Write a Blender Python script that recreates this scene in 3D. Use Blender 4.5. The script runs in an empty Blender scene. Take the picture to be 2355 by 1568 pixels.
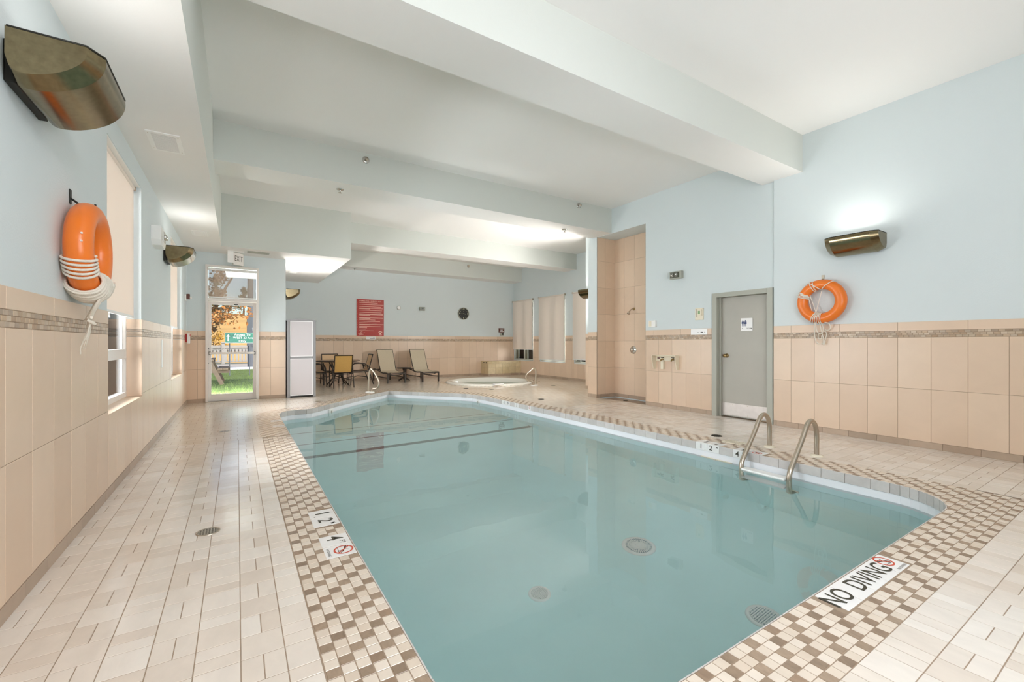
import bpy, bmesh, math, random
from mathutils import Vector, Matrix
from mathutils.geometry import delaunay_2d_cdt
random.seed(7)
PI = math.pi
S = bpy.context.scene
C = S.collection

# ------------------------------------------------------------------ camera
cam = bpy.data.cameras.new('camera')
cam.sensor_width = 36.0
cam.lens = 36.0*1001.5/2355
cam.shift_y = 5.0/2355
cam.clip_start = 0.02
cam.clip_end = 500
camo = bpy.data.objects.new('camera', cam)
camo.location = (0, 0, 1.24)
camo.rotation_euler = (PI/2, 0, -math.radians(32.24))
C.objects.link(camo)
S.camera = camo

# ------------------------------------------------------------------ view, world, sun
S.view_settings.view_transform = 'Standard'
S.view_settings.look = 'None'
S.view_settings.exposure = 0.08
S.view_settings.gamma = 1.0
S.view_settings.use_curve_mapping = False
S.cycles.max_bounces = 14
S.cycles.diffuse_bounces = 7
S.cycles.glossy_bounces = 5
S.cycles.transmission_bounces = 8
S.cycles.transparent_max_bounces = 16
S.cycles.sample_clamp_indirect = 6.0
S.cycles.caustics_reflective = False
S.cycles.use_denoising = True

W = bpy.data.worlds.new('world')
S.world = W
W.use_nodes = True
wn = W.node_tree.nodes
wl = W.node_tree.links
for n in list(wn):
    wn.remove(n)
sky = wn.new('ShaderNodeTexSky')
sky.sky_type = 'NISHITA'
sky.sun_disc = False
sky.sun_elevation = math.radians(42)
sky.sun_rotation = math.radians(140)
sky.dust_density = 1.5
bg = wn.new('ShaderNodeBackground')
bg.inputs['Strength'].default_value = 0.2
wo = wn.new('ShaderNodeOutputWorld')
wl.new(sky.outputs[0], bg.inputs['Color'])
wl.new(bg.outputs[0], wo.inputs['Surface'])

sun = bpy.data.lights.new('sun', 'SUN')
sun.energy = 4.2
sun.angle = math.radians(0.6)
sun.color = (1.0, 0.95, 0.86)
suno = bpy.data.objects.new('sun', sun)
suno.rotation_euler = Vector((-0.45, 0.62, -0.66)).to_track_quat('-Z', 'Y').to_euler()
C.objects.link(suno)

def area(name, loc, direction, sx, sy, power, color=(1, 1, 1), parent=None):
    l = bpy.data.lights.new(name, 'AREA')
    l.shape = 'RECTANGLE'
    l.size = sx
    l.size_y = sy
    l.energy = power
    l.color = color
    o = bpy.data.objects.new(name, l)
    o.location = loc
    o.rotation_euler = Vector(direction).to_track_quat('-Z', 'Y').to_euler()
    C.objects.link(o)
    if parent:
        o.parent = parent
    return o

SCONCE_POWER = 62.0
# added fill lamps behind the camera: one onto the left deck, one forward
area('left_fill', (1.25, -.9, 3.4), (-.22, .8, -.62), 1.0, .8, 66, (0.93, 0.95, 1.0))
area('front_fill', (1.5, -1.45, 1.9), (0.06, 0.95, 0.32), 1.6, 1.6, 78, (0.93, 0.95, 1.0))
# the wide fill lamp further down is likewise added, unseen at the near end
# daylight standing outside the windows of the left and the right wall
DAY = {}
for nm, x, y, nx, w, p in (('window_daylight', -1.75, 8.0, 1, 11.0, 4800), ('window_daylight', 10.6, 14.2, -1, 10.4, 1500)):
    area(nm, (x, y, 1.6), (nx, 0, 0), w, 3.2, p, (0.92, 0.95, 1.0))
# fill lamp added to brighten the far end, hidden behind the shower pillar, turned up at the ceiling over the far deck
area('far_fill', (7.76, 7.95, 1.9), (-0.82, 0.42, 0.42), 0.4, 0.9, 140, (1.0, 0.97, 0.94))
area('near_fill', (2.6, -1.0, 1.6), (0.12, 0.75, 0.8), 4.0, 1.0, 60, (0.94, 0.95, 1.0))  # unseen wide fill, added to lift the ceiling and near deck

# ------------------------------------------------------------------ materials
def lin(c):
    return tuple(((x/255)/12.92 if x/255 <= 0.04045 else ((x/255+0.055)/1.055)**2.4) for x in c)

def rgba(c):
    return (*lin(c), 1)

def newmat(name):
    m = bpy.data.materials.new(name)
    m.use_nodes = True
    nt = m.node_tree
    b = nt.nodes['Principled BSDF']
    return m, nt, b

def plain(name, c, rough=0.5, metal=0.0, spec=0.5, coat=0.0, noise=0.0, nscale=8.0, bump=0.0, bscale=60.0, emit=0.0):
    m, nt, b = newmat(name)
    b.inputs['Base Color'].default_value = rgba(c)
    b.inputs['Roughness'].default_value = rough
    b.inputs['Metallic'].default_value = metal
    b.inputs['Specular IOR Level'].default_value = spec
    b.inputs['Coat Weight'].default_value = coat
    if emit:
        b.inputs['Emission Color'].default_value = rgba(c)
        b.inputs['Emission Strength'].default_value = emit
    if noise or bump:
        tc = nt.nodes.new('ShaderNodeTexCoord')
    if noise:
        n = nt.nodes.new('ShaderNodeTexNoise')
        n.inputs['Scale'].default_value = nscale
        n.inputs['Detail'].default_value = 4
        nt.links.new(tc.outputs['Object'], n.inputs['Vector'])
        mr = nt.nodes.new('ShaderNodeMapRange')
        mr.inputs[1].default_value = 0.25
        mr.inputs[2].default_value = 0.75
        mr.inputs[3].default_value = 1-noise
        mr.inputs[4].default_value = 1+noise
        nt.links.new(n.outputs['Fac'], mr.inputs[0])
        mx = nt.nodes.new('ShaderNodeVectorMath')
        mx.operation = 'SCALE'
        mx.inputs[0].default_value = lin(c)
        nt.links.new(mr.outputs[0], mx.inputs['Scale'])
        nt.links.new(mx.outputs[0], b.inputs['Base Color'])
    if bump:
        n2 = nt.nodes.new('ShaderNodeTexNoise')
        n2.inputs['Scale'].default_value = bscale
        n2.inputs['Detail'].default_value = 3
        nt.links.new(tc.outputs['Object'], n2.inputs['Vector'])
        bp = nt.nodes.new('ShaderNodeBump')
        bp.inputs['Strength'].default_value = bump
        bp.inputs['Distance'].default_value = 0.01
        nt.links.new(n2.outputs['Fac'], bp.inputs['Height'])
        nt.links.new(bp.outputs[0], b.inputs['Normal'])
    return m

def tilemat(name, cols, rough=0.3, vein=0.06, vscale=(14, 14, 14), bump=0.0, spec=0.5):
    """tile whose tone is picked per tile (object random + 'tint' face value) from a ramp, with fine veins"""
    m, nt, b = newmat(name)
    N, L = nt.nodes.new, nt.links.new
    oi = N('ShaderNodeObjectInfo')
    at = N('ShaderNodeAttribute')
    at.attribute_name = 'tint'
    ad = N('ShaderNodeMath')
    ad.operation = 'ADD'
    L(oi.outputs['Random'], ad.inputs[0])
    L(at.outputs['Fac'], ad.inputs[1])
    fr = N('ShaderNodeMath')
    fr.operation = 'FRACT'
    L(ad.outputs[0], fr.inputs[0])
    ramp = N('ShaderNodeValToRGB')
    ramp.color_ramp.interpolation = 'LINEAR'
    els = ramp.color_ramp.elements
    while len(els) < len(cols):
        els.new(0.5)
    for i, c in enumerate(cols):
        els[i].position = i/(len(cols)-1)
        els[i].color = rgba(c)
    L(fr.outputs[0], ramp.inputs[0])
    tc = N('ShaderNodeTexCoord')
    mp = N('ShaderNodeVectorMath')
    mp.operation = 'MULTIPLY_ADD'
    mp.inputs[1].default_value = vscale
    cmb = N('ShaderNodeVectorMath')
    cmb.operation = 'SCALE'
    cmb.inputs[0].default_value = (37, 53, 91)
    L(fr.outputs[0], cmb.inputs['Scale'])
    L(tc.outputs['Object'], mp.inputs[0])
    L(cmb.outputs[0], mp.inputs[2])
    n = N('ShaderNodeTexNoise')
    n.inputs['Scale'].default_value = 1.0
    n.inputs['Detail'].default_value = 5
    n.inputs['Roughness'].default_value = 0.6
    n.inputs['Distortion'].default_value = 0.6
    L(mp.outputs[0], n.inputs['Vector'])
    mr = N('ShaderNodeMapRange')
    mr.inputs[1].default_value = 0.3
    mr.inputs[2].default_value = 0.7
    mr.inputs[3].default_value = 1-vein
    mr.inputs[4].default_value = 1+vein
    L(n.outputs['Fac'], mr.inputs[0])
    sc = N('ShaderNodeVectorMath')
    sc.operation = 'SCALE'
    L(ramp.outputs[0], sc.inputs[0])
    L(mr.outputs[0], sc.inputs['Scale'])
    L(sc.outputs[0], b.inputs['Base Color'])
    b.inputs['Roughness'].default_value = rough
    b.inputs['Specular IOR Level'].default_value = spec
    if bump:
        n2 = N('ShaderNodeTexNoise')
        n2.inputs['Scale'].default_value = 0.55
        n2.inputs['Detail'].default_value = 2
        L(mp.outputs[0], n2.inputs['Vector'])
        bp = N('ShaderNodeBump')
        bp.inputs['Strength'].default_value = bump
        bp.inputs['Distance'].default_value = 0.004
        L(n2.outputs['Fac'], bp.inputs['Height'])
        L(bp.outputs[0], b.inputs['Normal'])
    return m

MAT = {}
MAT['paint'] = plain('wall_paint', (213, 221, 222), 0.65, bump=0.12, bscale=90)
MAT['ceil'] = plain('ceiling_white', (236, 234, 231), 0.8, bump=0.08, bscale=120)
MAT['beam'] = plain('beam_paint', (208, 211, 205), 0.75, bump=0.1, bscale=110)
MAT['walltile'] = tilemat('wall_tile', [(219, 194, 169), (224, 200, 176), (215, 189, 164), (221, 196, 172)], 0.33, 0.025, (3, 3, 3))
MAT['accent'] = tilemat('accent_mosaic', [(150, 128, 106), (188, 168, 145), (168, 140, 112), (205, 186, 164), (160, 142, 124), (192, 166, 138)], 0.35, 0.08, (30, 30, 30))
MAT['stonetile'] = tilemat('stone_tile', [(208, 190, 152), (220, 203, 168), (200, 181, 142)], 0.4, 0.08, (9, 9, 9))
MAT['grout'] = plain('wall_grout', (160, 138, 116), 0.8)
MAT['base'] = tilemat('base_tile', [(172, 150, 130), (182, 161, 141), (165, 145, 126)], 0.4, 0.05, (8, 8, 8))
MAT['floortile'] = tilemat('floor_tile', [(229, 218, 207), (234, 226, 217), (221, 208, 195), (231, 221, 210)], 0.13, 0.045, (10, 5, 10), bump=0.35)
MAT['floorgrout'] = plain('floor_grout', (158, 138, 118), 0.8)
MAT['moslight'] = tilemat('light_mosaic', [(222, 207, 190), (229, 216, 202), (216, 199, 181)], 0.24, 0.04, (12, 6, 12), bump=0.25)
MAT['mosdark'] = tilemat('dark_mosaic', [(150, 128, 108), (165, 143, 122), (138, 117, 98), (158, 132, 110)], 0.3, 0.13, (40, 20, 40), bump=0.3)
MAT['coping'] = tilemat('coping_tile', [(200, 193, 189), (209, 203, 199), (191, 185, 181)], 0.3, 0.06, (10, 10, 10))
MAT['white'] = plain('white_plastic', (240, 239, 236), 0.35)
MAT['offwhite'] = plain('cream_plastic', (232, 222, 200), 0.4)
MAT['signwhite'] = plain('sign_tile_white', (240, 238, 236), 0.25)
MAT['ink'] = plain('dark_print', (62, 58, 45), 0.5)
MAT['black'] = plain('black_plastic', (28, 27, 25), 0.45)
MAT['redprint'] = plain('red_print', (205, 78, 52), 0.45)
MAT['steel'] = plain('brushed_steel', (196, 184, 168), 0.28, 1.0)
MAT['chrome'] = plain('chrome', (205, 203, 198), 0.15, 1.0)
MAT['brass'] = plain('worn_brass', (176, 150, 105), 0.3, 1.0)
MAT['bronze'] = plain('bronze_metal', (134, 120, 92), 0.2, 1.0, noise=0.14, nscale=40)
MAT['darkmetal'] = plain('dark_cast_metal', (38, 36, 30), 0.5, 0.5)
MAT['orange'] = plain('orange_plastic', (236, 122, 38), 0.3, noise=0.05, nscale=9)
MAT['rope'] = plain('rope', (236, 228, 214), 0.8, bump=0.5, bscale=300)
MAT['doorgrey'] = plain('grey_door_paint', (178, 174, 164), 0.45, noise=0.04, nscale=3)
MAT['framegrey'] = plain('grey_frame_paint', (172, 172, 160), 0.4)
MAT['kick'] = plain('kick_plate_steel', (208, 200, 194), 0.42, 0.7, noise=0.06, nscale=12)
MAT['alu'] = plain('white_aluminium', (232, 226, 220), 0.35)
MAT['vinyl'] = plain('window_vinyl', (238, 234, 230), 0.35)
MAT['darkframe'] = plain('green_grey_frame', (96, 96, 80), 0.5)
MAT['cabpanel'] = plain('cabinet_panel', (196, 189, 189), 0.5)
MAT['cabframe'] = plain('cabinet_frame', (142, 140, 140), 0.4, 0.3)
MAT['pool'] = plain('pool_plaster', (214, 242, 242), 0.7, noise=0.04, nscale=1.3)
MAT['poolband'] = plain('pool_white_band', (238, 238, 242), 0.4)
MAT['poolline'] = plain('pool_line_tile', (120, 134, 132), 0.5)
MAT['acrylic'] = plain('white_acrylic', (242, 238, 226), 0.18, coat=0.3)
MAT['darktube'] = plain('brown_powder_coat', (52, 42, 34), 0.42)
MAT['slingtan'] = plain('tan_sling', (206, 164, 92), 0.75, noise=0.05, nscale=60)
MAT['slingpale'] = plain('pale_sling', (224, 190, 150), 0.75, noise=0.05, nscale=60)
MAT['slinggrey'] = plain('grey_woven_sling', (198, 184, 160), 0.8, noise=0.07, nscale=70)
MAT['tabletop'] = plain('brown_tabletop', (120, 92, 62), 0.4)
MAT['signred'] = plain('red_sign', (168, 32, 20), 0.4)
MAT['signredink'] = plain('pale_print', (246, 206, 186), 0.5)
MAT['alarmred'] = plain('alarm_red', (176, 40, 32), 0.4)
MAT['maroon'] = plain('maroon_sign', (92, 46, 36), 0.4)
MAT['signgreen'] = plain('green_sign', (30, 120, 98), 0.4)
MAT['blue'] = plain('blue_print', (72, 82, 118), 0.5)
MAT['lcd'] = plain('lcd_green', (122, 160, 110), 0.3)
MAT['clockglow'] = plain('clock_numeral', (214, 214, 176), 0.5)
MAT['lampglow'] = plain('lamp_tube', (255, 248, 232), 0.4, emit=3.0)
MAT['grass'] = plain('lawn_grass', (106, 124, 62), 0.9, noise=0.35, nscale=3.0)
MAT['hill'] = plain('dry_hill', (216, 168, 96), 0.95, noise=0.22, nscale=0.25)
MAT['road'] = plain('asphalt', (190, 180, 172), 0.9, noise=0.1, nscale=1.0)
MAT['fence'] = plain('grey_fence_boards', (176, 170, 164), 0.7)
MAT['wood'] = plain('weathered_wood', (112, 92, 74), 0.75, noise=0.2, nscale=12)
MAT['bark'] = plain('tree_bark', (104, 84, 66), 0.9, noise=0.2, nscale=10)
MAT['leaforange'] = plain('autumn_leaf', (178, 112, 48), 0.8)
MAT['leafgreen'] = plain('conifer_needles', (84, 86, 52), 0.8)
MAT['leafbrown'] = plain('brown_leaf', (120, 92, 54), 0.8)
MAT['leafyellow'] = plain('yellow_leaf', (206, 156, 54), 0.8)
MAT['wellgrey'] = plain('drain_well', (150, 168, 174), 0.6)
MAT['polegrey'] = plain('grey_post', (98, 100, 108), 0.6)

def fabric(name, c, trans=0.35, see=0.0):
    m, nt, b = newmat(name)
    N, L = nt.nodes.new, nt.links.new
    out = nt.nodes['Material Output']
    d = N('ShaderNodeBsdfDiffuse')
    d.inputs[0].default_value = rgba(c)
    t = N('ShaderNodeBsdfTranslucent')
    t.inputs[0].default_value = rgba(c)
    mx = N('ShaderNodeMixShader')
    mx.inputs[0].default_value = trans
    L(d.outputs[0], mx.inputs[1])
    L(t.outputs[0], mx.inputs[2])
    last = mx
    if see:
        tr = N('ShaderNodeBsdfTransparent')
        m2 = N('ShaderNodeMixShader')
        m2.inputs[0].default_value = see
        L(mx.outputs[0], m2.inputs[1])
        L(tr.outputs[0], m2.inputs[2])
        last = m2
    L(last.outputs[0], out.inputs['Surface'])
    nt.nodes.remove(b)
    return m
MAT['blind'] = fabric('blind_fabric', (236, 226, 216), 0.11)
MAT['sheer'] = fabric('sheer_blind_fabric', (176, 156, 138), 0.35, 0.6)

def glassmat(name, tint, ior=1.45, rough=0.0):
    m, nt, b = newmat(name)
    N, L = nt.nodes.new, nt.links.new
    out = nt.nodes['Material Output']
    nt.nodes.remove(b)
    tr = N('ShaderNodeBsdfTransparent')
    tr.inputs[0].default_value = tint
    gl = N('ShaderNodeBsdfGlossy')
    gl.inputs['Roughness'].default_value = rough
    fr = N('ShaderNodeFresnel')
    fr.inputs['IOR'].default_value = ior
    mx = N('ShaderNodeMixShader')
    L(fr.outputs[0], mx.inputs[0])
    L(tr.outputs[0], mx.inputs[1])
    L(gl.outputs[0], mx.inputs[2])
    L(mx.outputs[0], out.inputs['Surface'])
    return m
MAT['glass'] = glassmat('pane_glass', (0.97, 0.98, 0.98, 1))

def watermat(name, tint, scale=1.6, strength=0.05):
    m, nt, b = newmat(name)
    N, L = nt.nodes.new, nt.links.new
    b.inputs['Base Color'].default_value = tint
    b.inputs['Roughness'].default_value = 0.0
    b.inputs['IOR'].default_value = 1.333
    b.inputs['Transmission Weight'].default_value = 1.0
    tc = N('ShaderNodeTexCoord')
    n = N('ShaderNodeTexNoise')
    n.inputs['Scale'].default_value = scale
    n.inputs['Detail'].default_value = 2
    L(tc.outputs['Object'], n.inputs['Vector'])
    bp = N('ShaderNodeBump')
    bp.inputs['Strength'].default_value = strength
    bp.inputs['Distance'].default_value = 0.05
    L(n.outputs['Fac'], bp.inputs['Height'])
    L(bp.outputs[0], b.inputs['Normal'])
    return m
MAT['water'] = watermat('pool_water', (0.90, 0.98, 0.975, 1))
MAT['tubwater'] = watermat('tub_water', (0.86, 0.95, 0.92, 1), 5.0, 0.12)

# ------------------------------------------------------------------ mesh building
class MB:
    def __init__(s):
        s.v = []
        s.f = []
        s.m = []
        s.sm = []
        s.t = []

    def add(s, vs, fs, m=0, smooth=False, tint=0.0):
        o = len(s.v)
        s.v += [tuple(p) for p in vs]
        for f in fs:
            s.f.append(tuple(i+o for i in f))
            s.m.append(m)
            s.sm.append(smooth)
            s.t.append(tint)
        return s

    def box(s, a, b, m=0, mat=None, ch=0.0):
        (x0, y0, z0), (x1, y1, z1) = a, b
        x0, x1 = min(x0, x1), max(x0, x1)
        y0, y1 = min(y0, y1), max(y0, y1)
        z0, z1 = min(z0, z1), max(z0, z1)
        if ch > 0:
            bm = bmesh.new()
            vs = [bm.verts.new(p) for p in ((x0, y0, z0), (x1, y0, z0), (x1, y1, z0), (x0, y1, z0), (x0, y0, z1), (x1, y0, z1), (x1, y1, z1), (x0, y1, z1))]
            for f in ((0, 3, 2, 1), (4, 5, 6, 7), (0, 1, 5, 4), (1, 2, 6, 5), (2, 3, 7, 6), (3, 0, 4, 7)):
                bm.faces.new([vs[i] for i in f])
            bmesh.ops.bevel(bm, geom=list(bm.edges), offset=ch, segments=2, profile=0.6, affect='EDGES')
            bm.verts.index_update()
            V = [v.co.copy() for v in bm.verts]
            F = [[v.index for v in f.verts] for f in bm.faces]
            bm.free()
            if mat:
                V = [mat @ p for p in V]
            return s.add(V, F, m)
        V = [Vector(p) for p in ((x0, y0, z0), (x1, y0, z0), (x1, y1, z0), (x0, y1, z0), (x0, y0, z1), (x1, y0, z1), (x1, y1, z1), (x0, y1, z1))]
        if mat:
            V = [mat @ p for p in V]
        return s.add(V, ((0, 3, 2, 1), (4, 5, 6, 7), (0, 1, 5, 4), (1, 2, 6, 5), (2, 3, 7, 6), (3, 0, 4, 7)), m)

    def bar(s, p, q, w, h, m=0, up=(0, 0, 1)):
        """rectangular bar from p to q"""
        p, q = Vector(p), Vector(q)
        d = (q-p)
        ln = d.length
        d.normalize()
        u = Vector(up)
        x = d.cross(u)
        if x.length < 1e-4:
            x = d.cross(Vector((1, 0, 0)))
        x.normalize()
        z = x.cross(d)
        M = Matrix((x, d, z)).transposed().to_4x4()
        M.translation = p
        return s.box((-w/2, 0, -h/2), (w/2, ln, h/2), m, M)

    def tube(s, pts, r, n=8, m=0, closed=False, cap=True, radii=None):
        pts = [Vector(p) for p in pts]
        k = len(pts)
        rings = []
        t0 = None
        x = None
        for i in range(k):
            if closed:
                t = pts[(i+1) % k]-pts[i-1]
            else:
                t = pts[min(i+1, k-1)]-pts[max(i-1, 0)]
            if t.length < 1e-9:
                t = t0 if t0 else Vector((0, 0, 1))
            t.normalize()
            if x is None:
                a = Vector((0, 0, 1)) if abs(t.z) < 0.9 else Vector((1, 0, 0))
                x = t.cross(a).normalized()
            else:
                x = (x-t*x.dot(t))
                if x.length < 1e-6:
                    x = t.cross(Vector((0.3, 0.5, 0.8)))
                x.normalize()
            y = t.cross(x)
            t0 = t
            rr = radii[i] if radii else r
            rings.append([pts[i]+(x*math.cos(2*PI*j/n)+y*math.sin(2*PI*j/n))*rr for j in range(n)])
        V = [p for ring in rings for p in ring]
        F = []
        for i in range(k if closed else k-1):
            a, b = i*n, ((i+1) % k)*n
            for j in range(n):
                F.append((a+j, a+(j+1) % n, b+(j+1) % n, b+j))
        s.add(V, F, m, True)
        if cap and not closed:
            s.add(rings[0], (tuple(reversed(range(n))),), m)
            s.add(rings[-1], (tuple(range(n)),), m)
        return s

    def lathe(s, prof, n=32, m=0, mat=None, smooth=True, cap=True):
        """profile of (r, z) turned about z"""
        V = []
        for r, z in prof:
            for j in range(n):
                V.append(Vector((r*math.cos(2*PI*j/n), r*math.sin(2*PI*j/n), z)))
        if mat:
            V = [mat @ p for p in V]
        F = []
        for i in range(len(prof)-1):
            for j in range(n):
                F.append((i*n+j, i*n+(j+1) % n, (i+1)*n+(j+1) % n, (i+1)*n+j))
        s.add(V, F, m, smooth)
        if cap and prof[0][0] > 1e-5:
            s.add(V[:n], (tuple(reversed(range(n))),), m)
        if cap and prof[-1][0] > 1e-5:
            s.add(V[-n:], (tuple(range(n)),), m)
        return s

    def prism(s, poly, z0, z1, m=0, mat=None):
        n = len(poly)
        V = [Vector((x, y, z0)) for x, y in poly]+[Vector((x, y, z1)) for x, y in poly]
        if mat:
            V = [mat @ p for p in V]
        F = [tuple(reversed(range(n))), tuple(range(n, 2*n))]+[(i, (i+1) % n, n+(i+1) % n, n+i) for i in range(n)]
        return s.add(V, F, m)

    def mesh(s, name, mats):
        me = bpy.data.meshes.new(name)
        me.from_pydata([tuple(p) for p in s.v], [], s.f)
        for mm in (mats if isinstance(mats, (list, tuple)) else [mats]):
            me.materials.append(MAT[mm] if isinstance(mm, str) else mm)
        me.polygons.foreach_set('material_index', s.m)
        me.polygons.foreach_set('use_smooth', s.sm)
        if any(s.t):
            a = me.attributes.new('tint', 'FLOAT', 'FACE')
            a.data.foreach_set('value', s.t)
        me.update()
        return me

    def link(s, name, mats, parent=None):
        o = bpy.data.objects.new(name, s.mesh(name, mats))
        C.objects.link(o)
        if parent is not None:
            o.parent = parent
        return o

def inst(name, me, parent, M):
    o = bpy.data.objects.new(name, me)
    C.objects.link(o)
    o.parent = parent
    o.matrix_local = M
    return o

def empty(name, loc=(0, 0, 0), rz=0.0):
    o = bpy.data.objects.new(name, None)
    o.empty_display_size = 0.1
    o.location = loc
    o.rotation_euler = (0, 0, rz)
    C.objects.link(o)
    return o

def tag(o, label, cat, group=None):
    o['label'] = label
    o['category'] = cat
    if group:
        o['group'] = group
    return o

def struct(o, label=None):
    o['kind'] = 'structure'
    if label:
        o['label'] = label
    return o

def stuff(o):
    o['kind'] = 'stuff'
    return o

def copy_tree(o, parent=None):
    c = o.copy()
    C.objects.link(c)
    if parent is not None:
        c.parent = parent
    for ch in list(o.children):
        copy_tree(ch, c)
    return c

def frame(o, u, v, n):
    M = Matrix((Vector(u), Vector(v), Vector(n))).transposed().to_4x4()
    M.translation = Vector(o)
    return M

_txt = {}
def text_geo(body, size=1.0, bold=0.0, align='CENTER'):
    key = (body, bold, align)
    if key not in _txt:
        cu = bpy.data.curves.new('t', 'FONT')
        cu.body = body
        cu.size = 1.0
        cu.align_x = align
        cu.align_y = 'CENTER'
        cu.offset = bold
        cu.resolution_u = 4
        ob = bpy.data.objects.new('t', cu)
        C.objects.link(ob)
        dg = bpy.context.evaluated_depsgraph_get()
        me = bpy.data.meshes.new_from_object(ob.evaluated_get(dg))
        V = [v.co.copy() for v in me.vertices]
        F = [tuple(p.vertices) for p in me.polygons]
        bpy.data.objects.remove(ob)
        bpy.data.curves.remove(cu)
        bpy.data.meshes.remove(me)
        _txt[key] = (V, F)
    V, F = _txt[key]
    return [Vector((p.x*size, p.y*size, 0)) for p in V], F

def put_text(mb, body, M, size, sx=1.0, bold=0.0, m=0, x=0, y=0, align='CENTER'):
    V, F = text_geo(body, size, bold, align)
    mb.add([M @ Vector((p.x*sx+x, p.y+y, 0)) for p in V], F, m)

def ring_geo(mb, M, r0, r1, cx=0, cy=0, n=28, m=0):
    V = []
    for i in range(n):
        a = 2*PI*i/n
        V.append(M @ Vector((cx+r0*math.cos(a), cy+r0*math.sin(a), 0)))
        V.append(M @ Vector((cx+r1*math.cos(a), cy+r1*math.sin(a), 0)))
    F = [(2*i, 2*i+1, (2*i+3) % (2*n), (2*i+2) % (2*n)) for i in range(n)]
    mb.add(V, F, m)

def strip(mb, M, x0, y0, x1, y1, w, m=0):
    d = Vector((x1-x0, y1-y0))
    d.normalize()
    p = Vector((-d.y, d.x))*w/2
    mb.add([M @ Vector((x0+p.x, y0+p.y, 0)), M @ Vector((x0-p.x, y0-p.y, 0)), M @ Vector((x1-p.x, y1-p.y, 0)), M @ Vector((x1+p.x, y1+p.y, 0))], ((0, 1, 2, 3),), m)

def smooth(pts, n=6, closed=False):
    """Catmull-Rom through pts"""
    P = [Vector(p) for p in pts]
    k = len(P)
    out = []
    rng = range(k) if closed else range(k-1)
    for i in rng:
        p0 = P[(i-1) % k] if (closed or i > 0) else P[0]*2-P[1]
        p1 = P[i]
        p2 = P[(i+1) % k]
        p3 = P[(i+2) % k] if (closed or i+2 < k) else P[-1]*2-P[-2]
        for j in range(n):
            t = j/n
            out.append(0.5*((2*p1)+(p2-p0)*t+(2*p0-5*p1+4*p2-p3)*t*t+(3*p1-p0-3*p2+p3)*t**3))
    if not closed:
        out.append(P[-1])
    return out

# view projection, used only to sort which tiles show largest
_c, _s = math.cos(math.radians(32.24)), math.sin(math.radians(32.24))
def proj(p):
    d = p[0]*_s+p[1]*_c
    if d < 0.05:
        return None
    return 1177.5+1001.5*(p[0]*_c-p[1]*_s)/d, 789-1001.5*(p[2]-1.24)/d

def shown(poly):
    q = [proj(p) for p in poly]
    if any(x is None for x in q):
        return 0.0
    cx = sum(x[0] for x in q)/len(q)
    cy = sum(x[1] for x in q)/len(q)
    if cx < -20 or cx > 2375 or cy < -20 or cy > 1590:
        return 0.0
    a = 0
    for i in range(len(q)):
        a += q[i][0]*q[i-1][1]-q[i-1][0]*q[i][1]
    return abs(a)/2

# ------------------------------------------------------------------ tiles
_tile = {}
def tile_geo(poly, t, ch):
    """chamfered slab, top at z = 0, from a convex polygon"""
    n = len(poly)
    cx = sum(p[0] for p in poly)/n
    cy = sum(p[1] for p in poly)/n
    ins = []
    for i in range(n):
        a, b, c = Vector(poly[i-1]), Vector(poly[i]), Vector(poly[(i+1) % n])
        e1 = (b-a)
        e2 = (c-b)
        if e1.length < 1e-6 or e2.length < 1e-6:
            ins.append((b.x+(cx-b.x)*0.1, b.y+(cy-b.y)*0.1))
            continue
        e1.normalize()
        e2.normalize()
        n1 = Vector((-e1.y, e1.x))
        n2 = Vector((-e2.y, e2.x))
        h = (n1+n2)
        k = max(0.3, 1+n1.dot(n2))
        q = b+h*(ch/k)
        ins.append((q.x, q.y))
    V = [(x, y, 0) for x, y in ins]+[(x, y, -ch) for x, y in poly]+[(x, y, -t) for x, y in poly]
    F = [tuple(range(n))]
    for i in range(n):
        j = (i+1) % n
        F.append((n+i, n+j, j, i))
        F.append((2*n+i, 2*n+j, n+j, n+i))
    return V, F

def tile_mesh(w, h, t, ch, mat):
    key = (round(w, 4), round(h, 4), t, ch, mat)
    if key not in _tile:
        V, F = tile_geo([(0, 0), (w, 0), (w, h), (0, h)], t, ch)
        mb = MB().add(V, F)
        _tile[key] = mb.mesh(mat, mat)
    return _tile[key]

def wall_tiles(parent, M, rects, mat, name='tile', t=0.009, ch=0.0015, single=True):
    """rects (x0,y0,x1,y1) in the wall frame M; joints already taken off"""
    big = MB()
    for x0, y0, x1, y1 in rects:
        w, h = x1-x0, y1-y0
        if w < 0.004 or h < 0.004:
            continue
        if single:
            inst(name, tile_mesh(w, h, t, ch, mat), parent, M @ Matrix.Translation((x0, y0, t)))
        else:
            V, F = tile_geo([(x0, y0), (x1, y0), (x1, y1), (x0, y1)], t, ch)
            big.add([M @ Vector((p[0], p[1], p[2]+t)) for p in V], F, 0, False, random.random())
    if big.v:
        stuff(big.link(name+'_field', mat, parent))

J = 0.0035
def cut(spans, lo, hi):
    return [(max(a, lo), min(b, hi)) for a, b in spans if min(b, hi)-max(a, lo) > 0.012]

def grid_spans(lo, hi, step, off):
    k = math.floor((lo-off)/step)
    out = []
    x = off+k*step
    while x < hi:
        out.append((x+J/2, x+step-J/2))
        x += step
    return cut(out, lo, hi)

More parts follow.
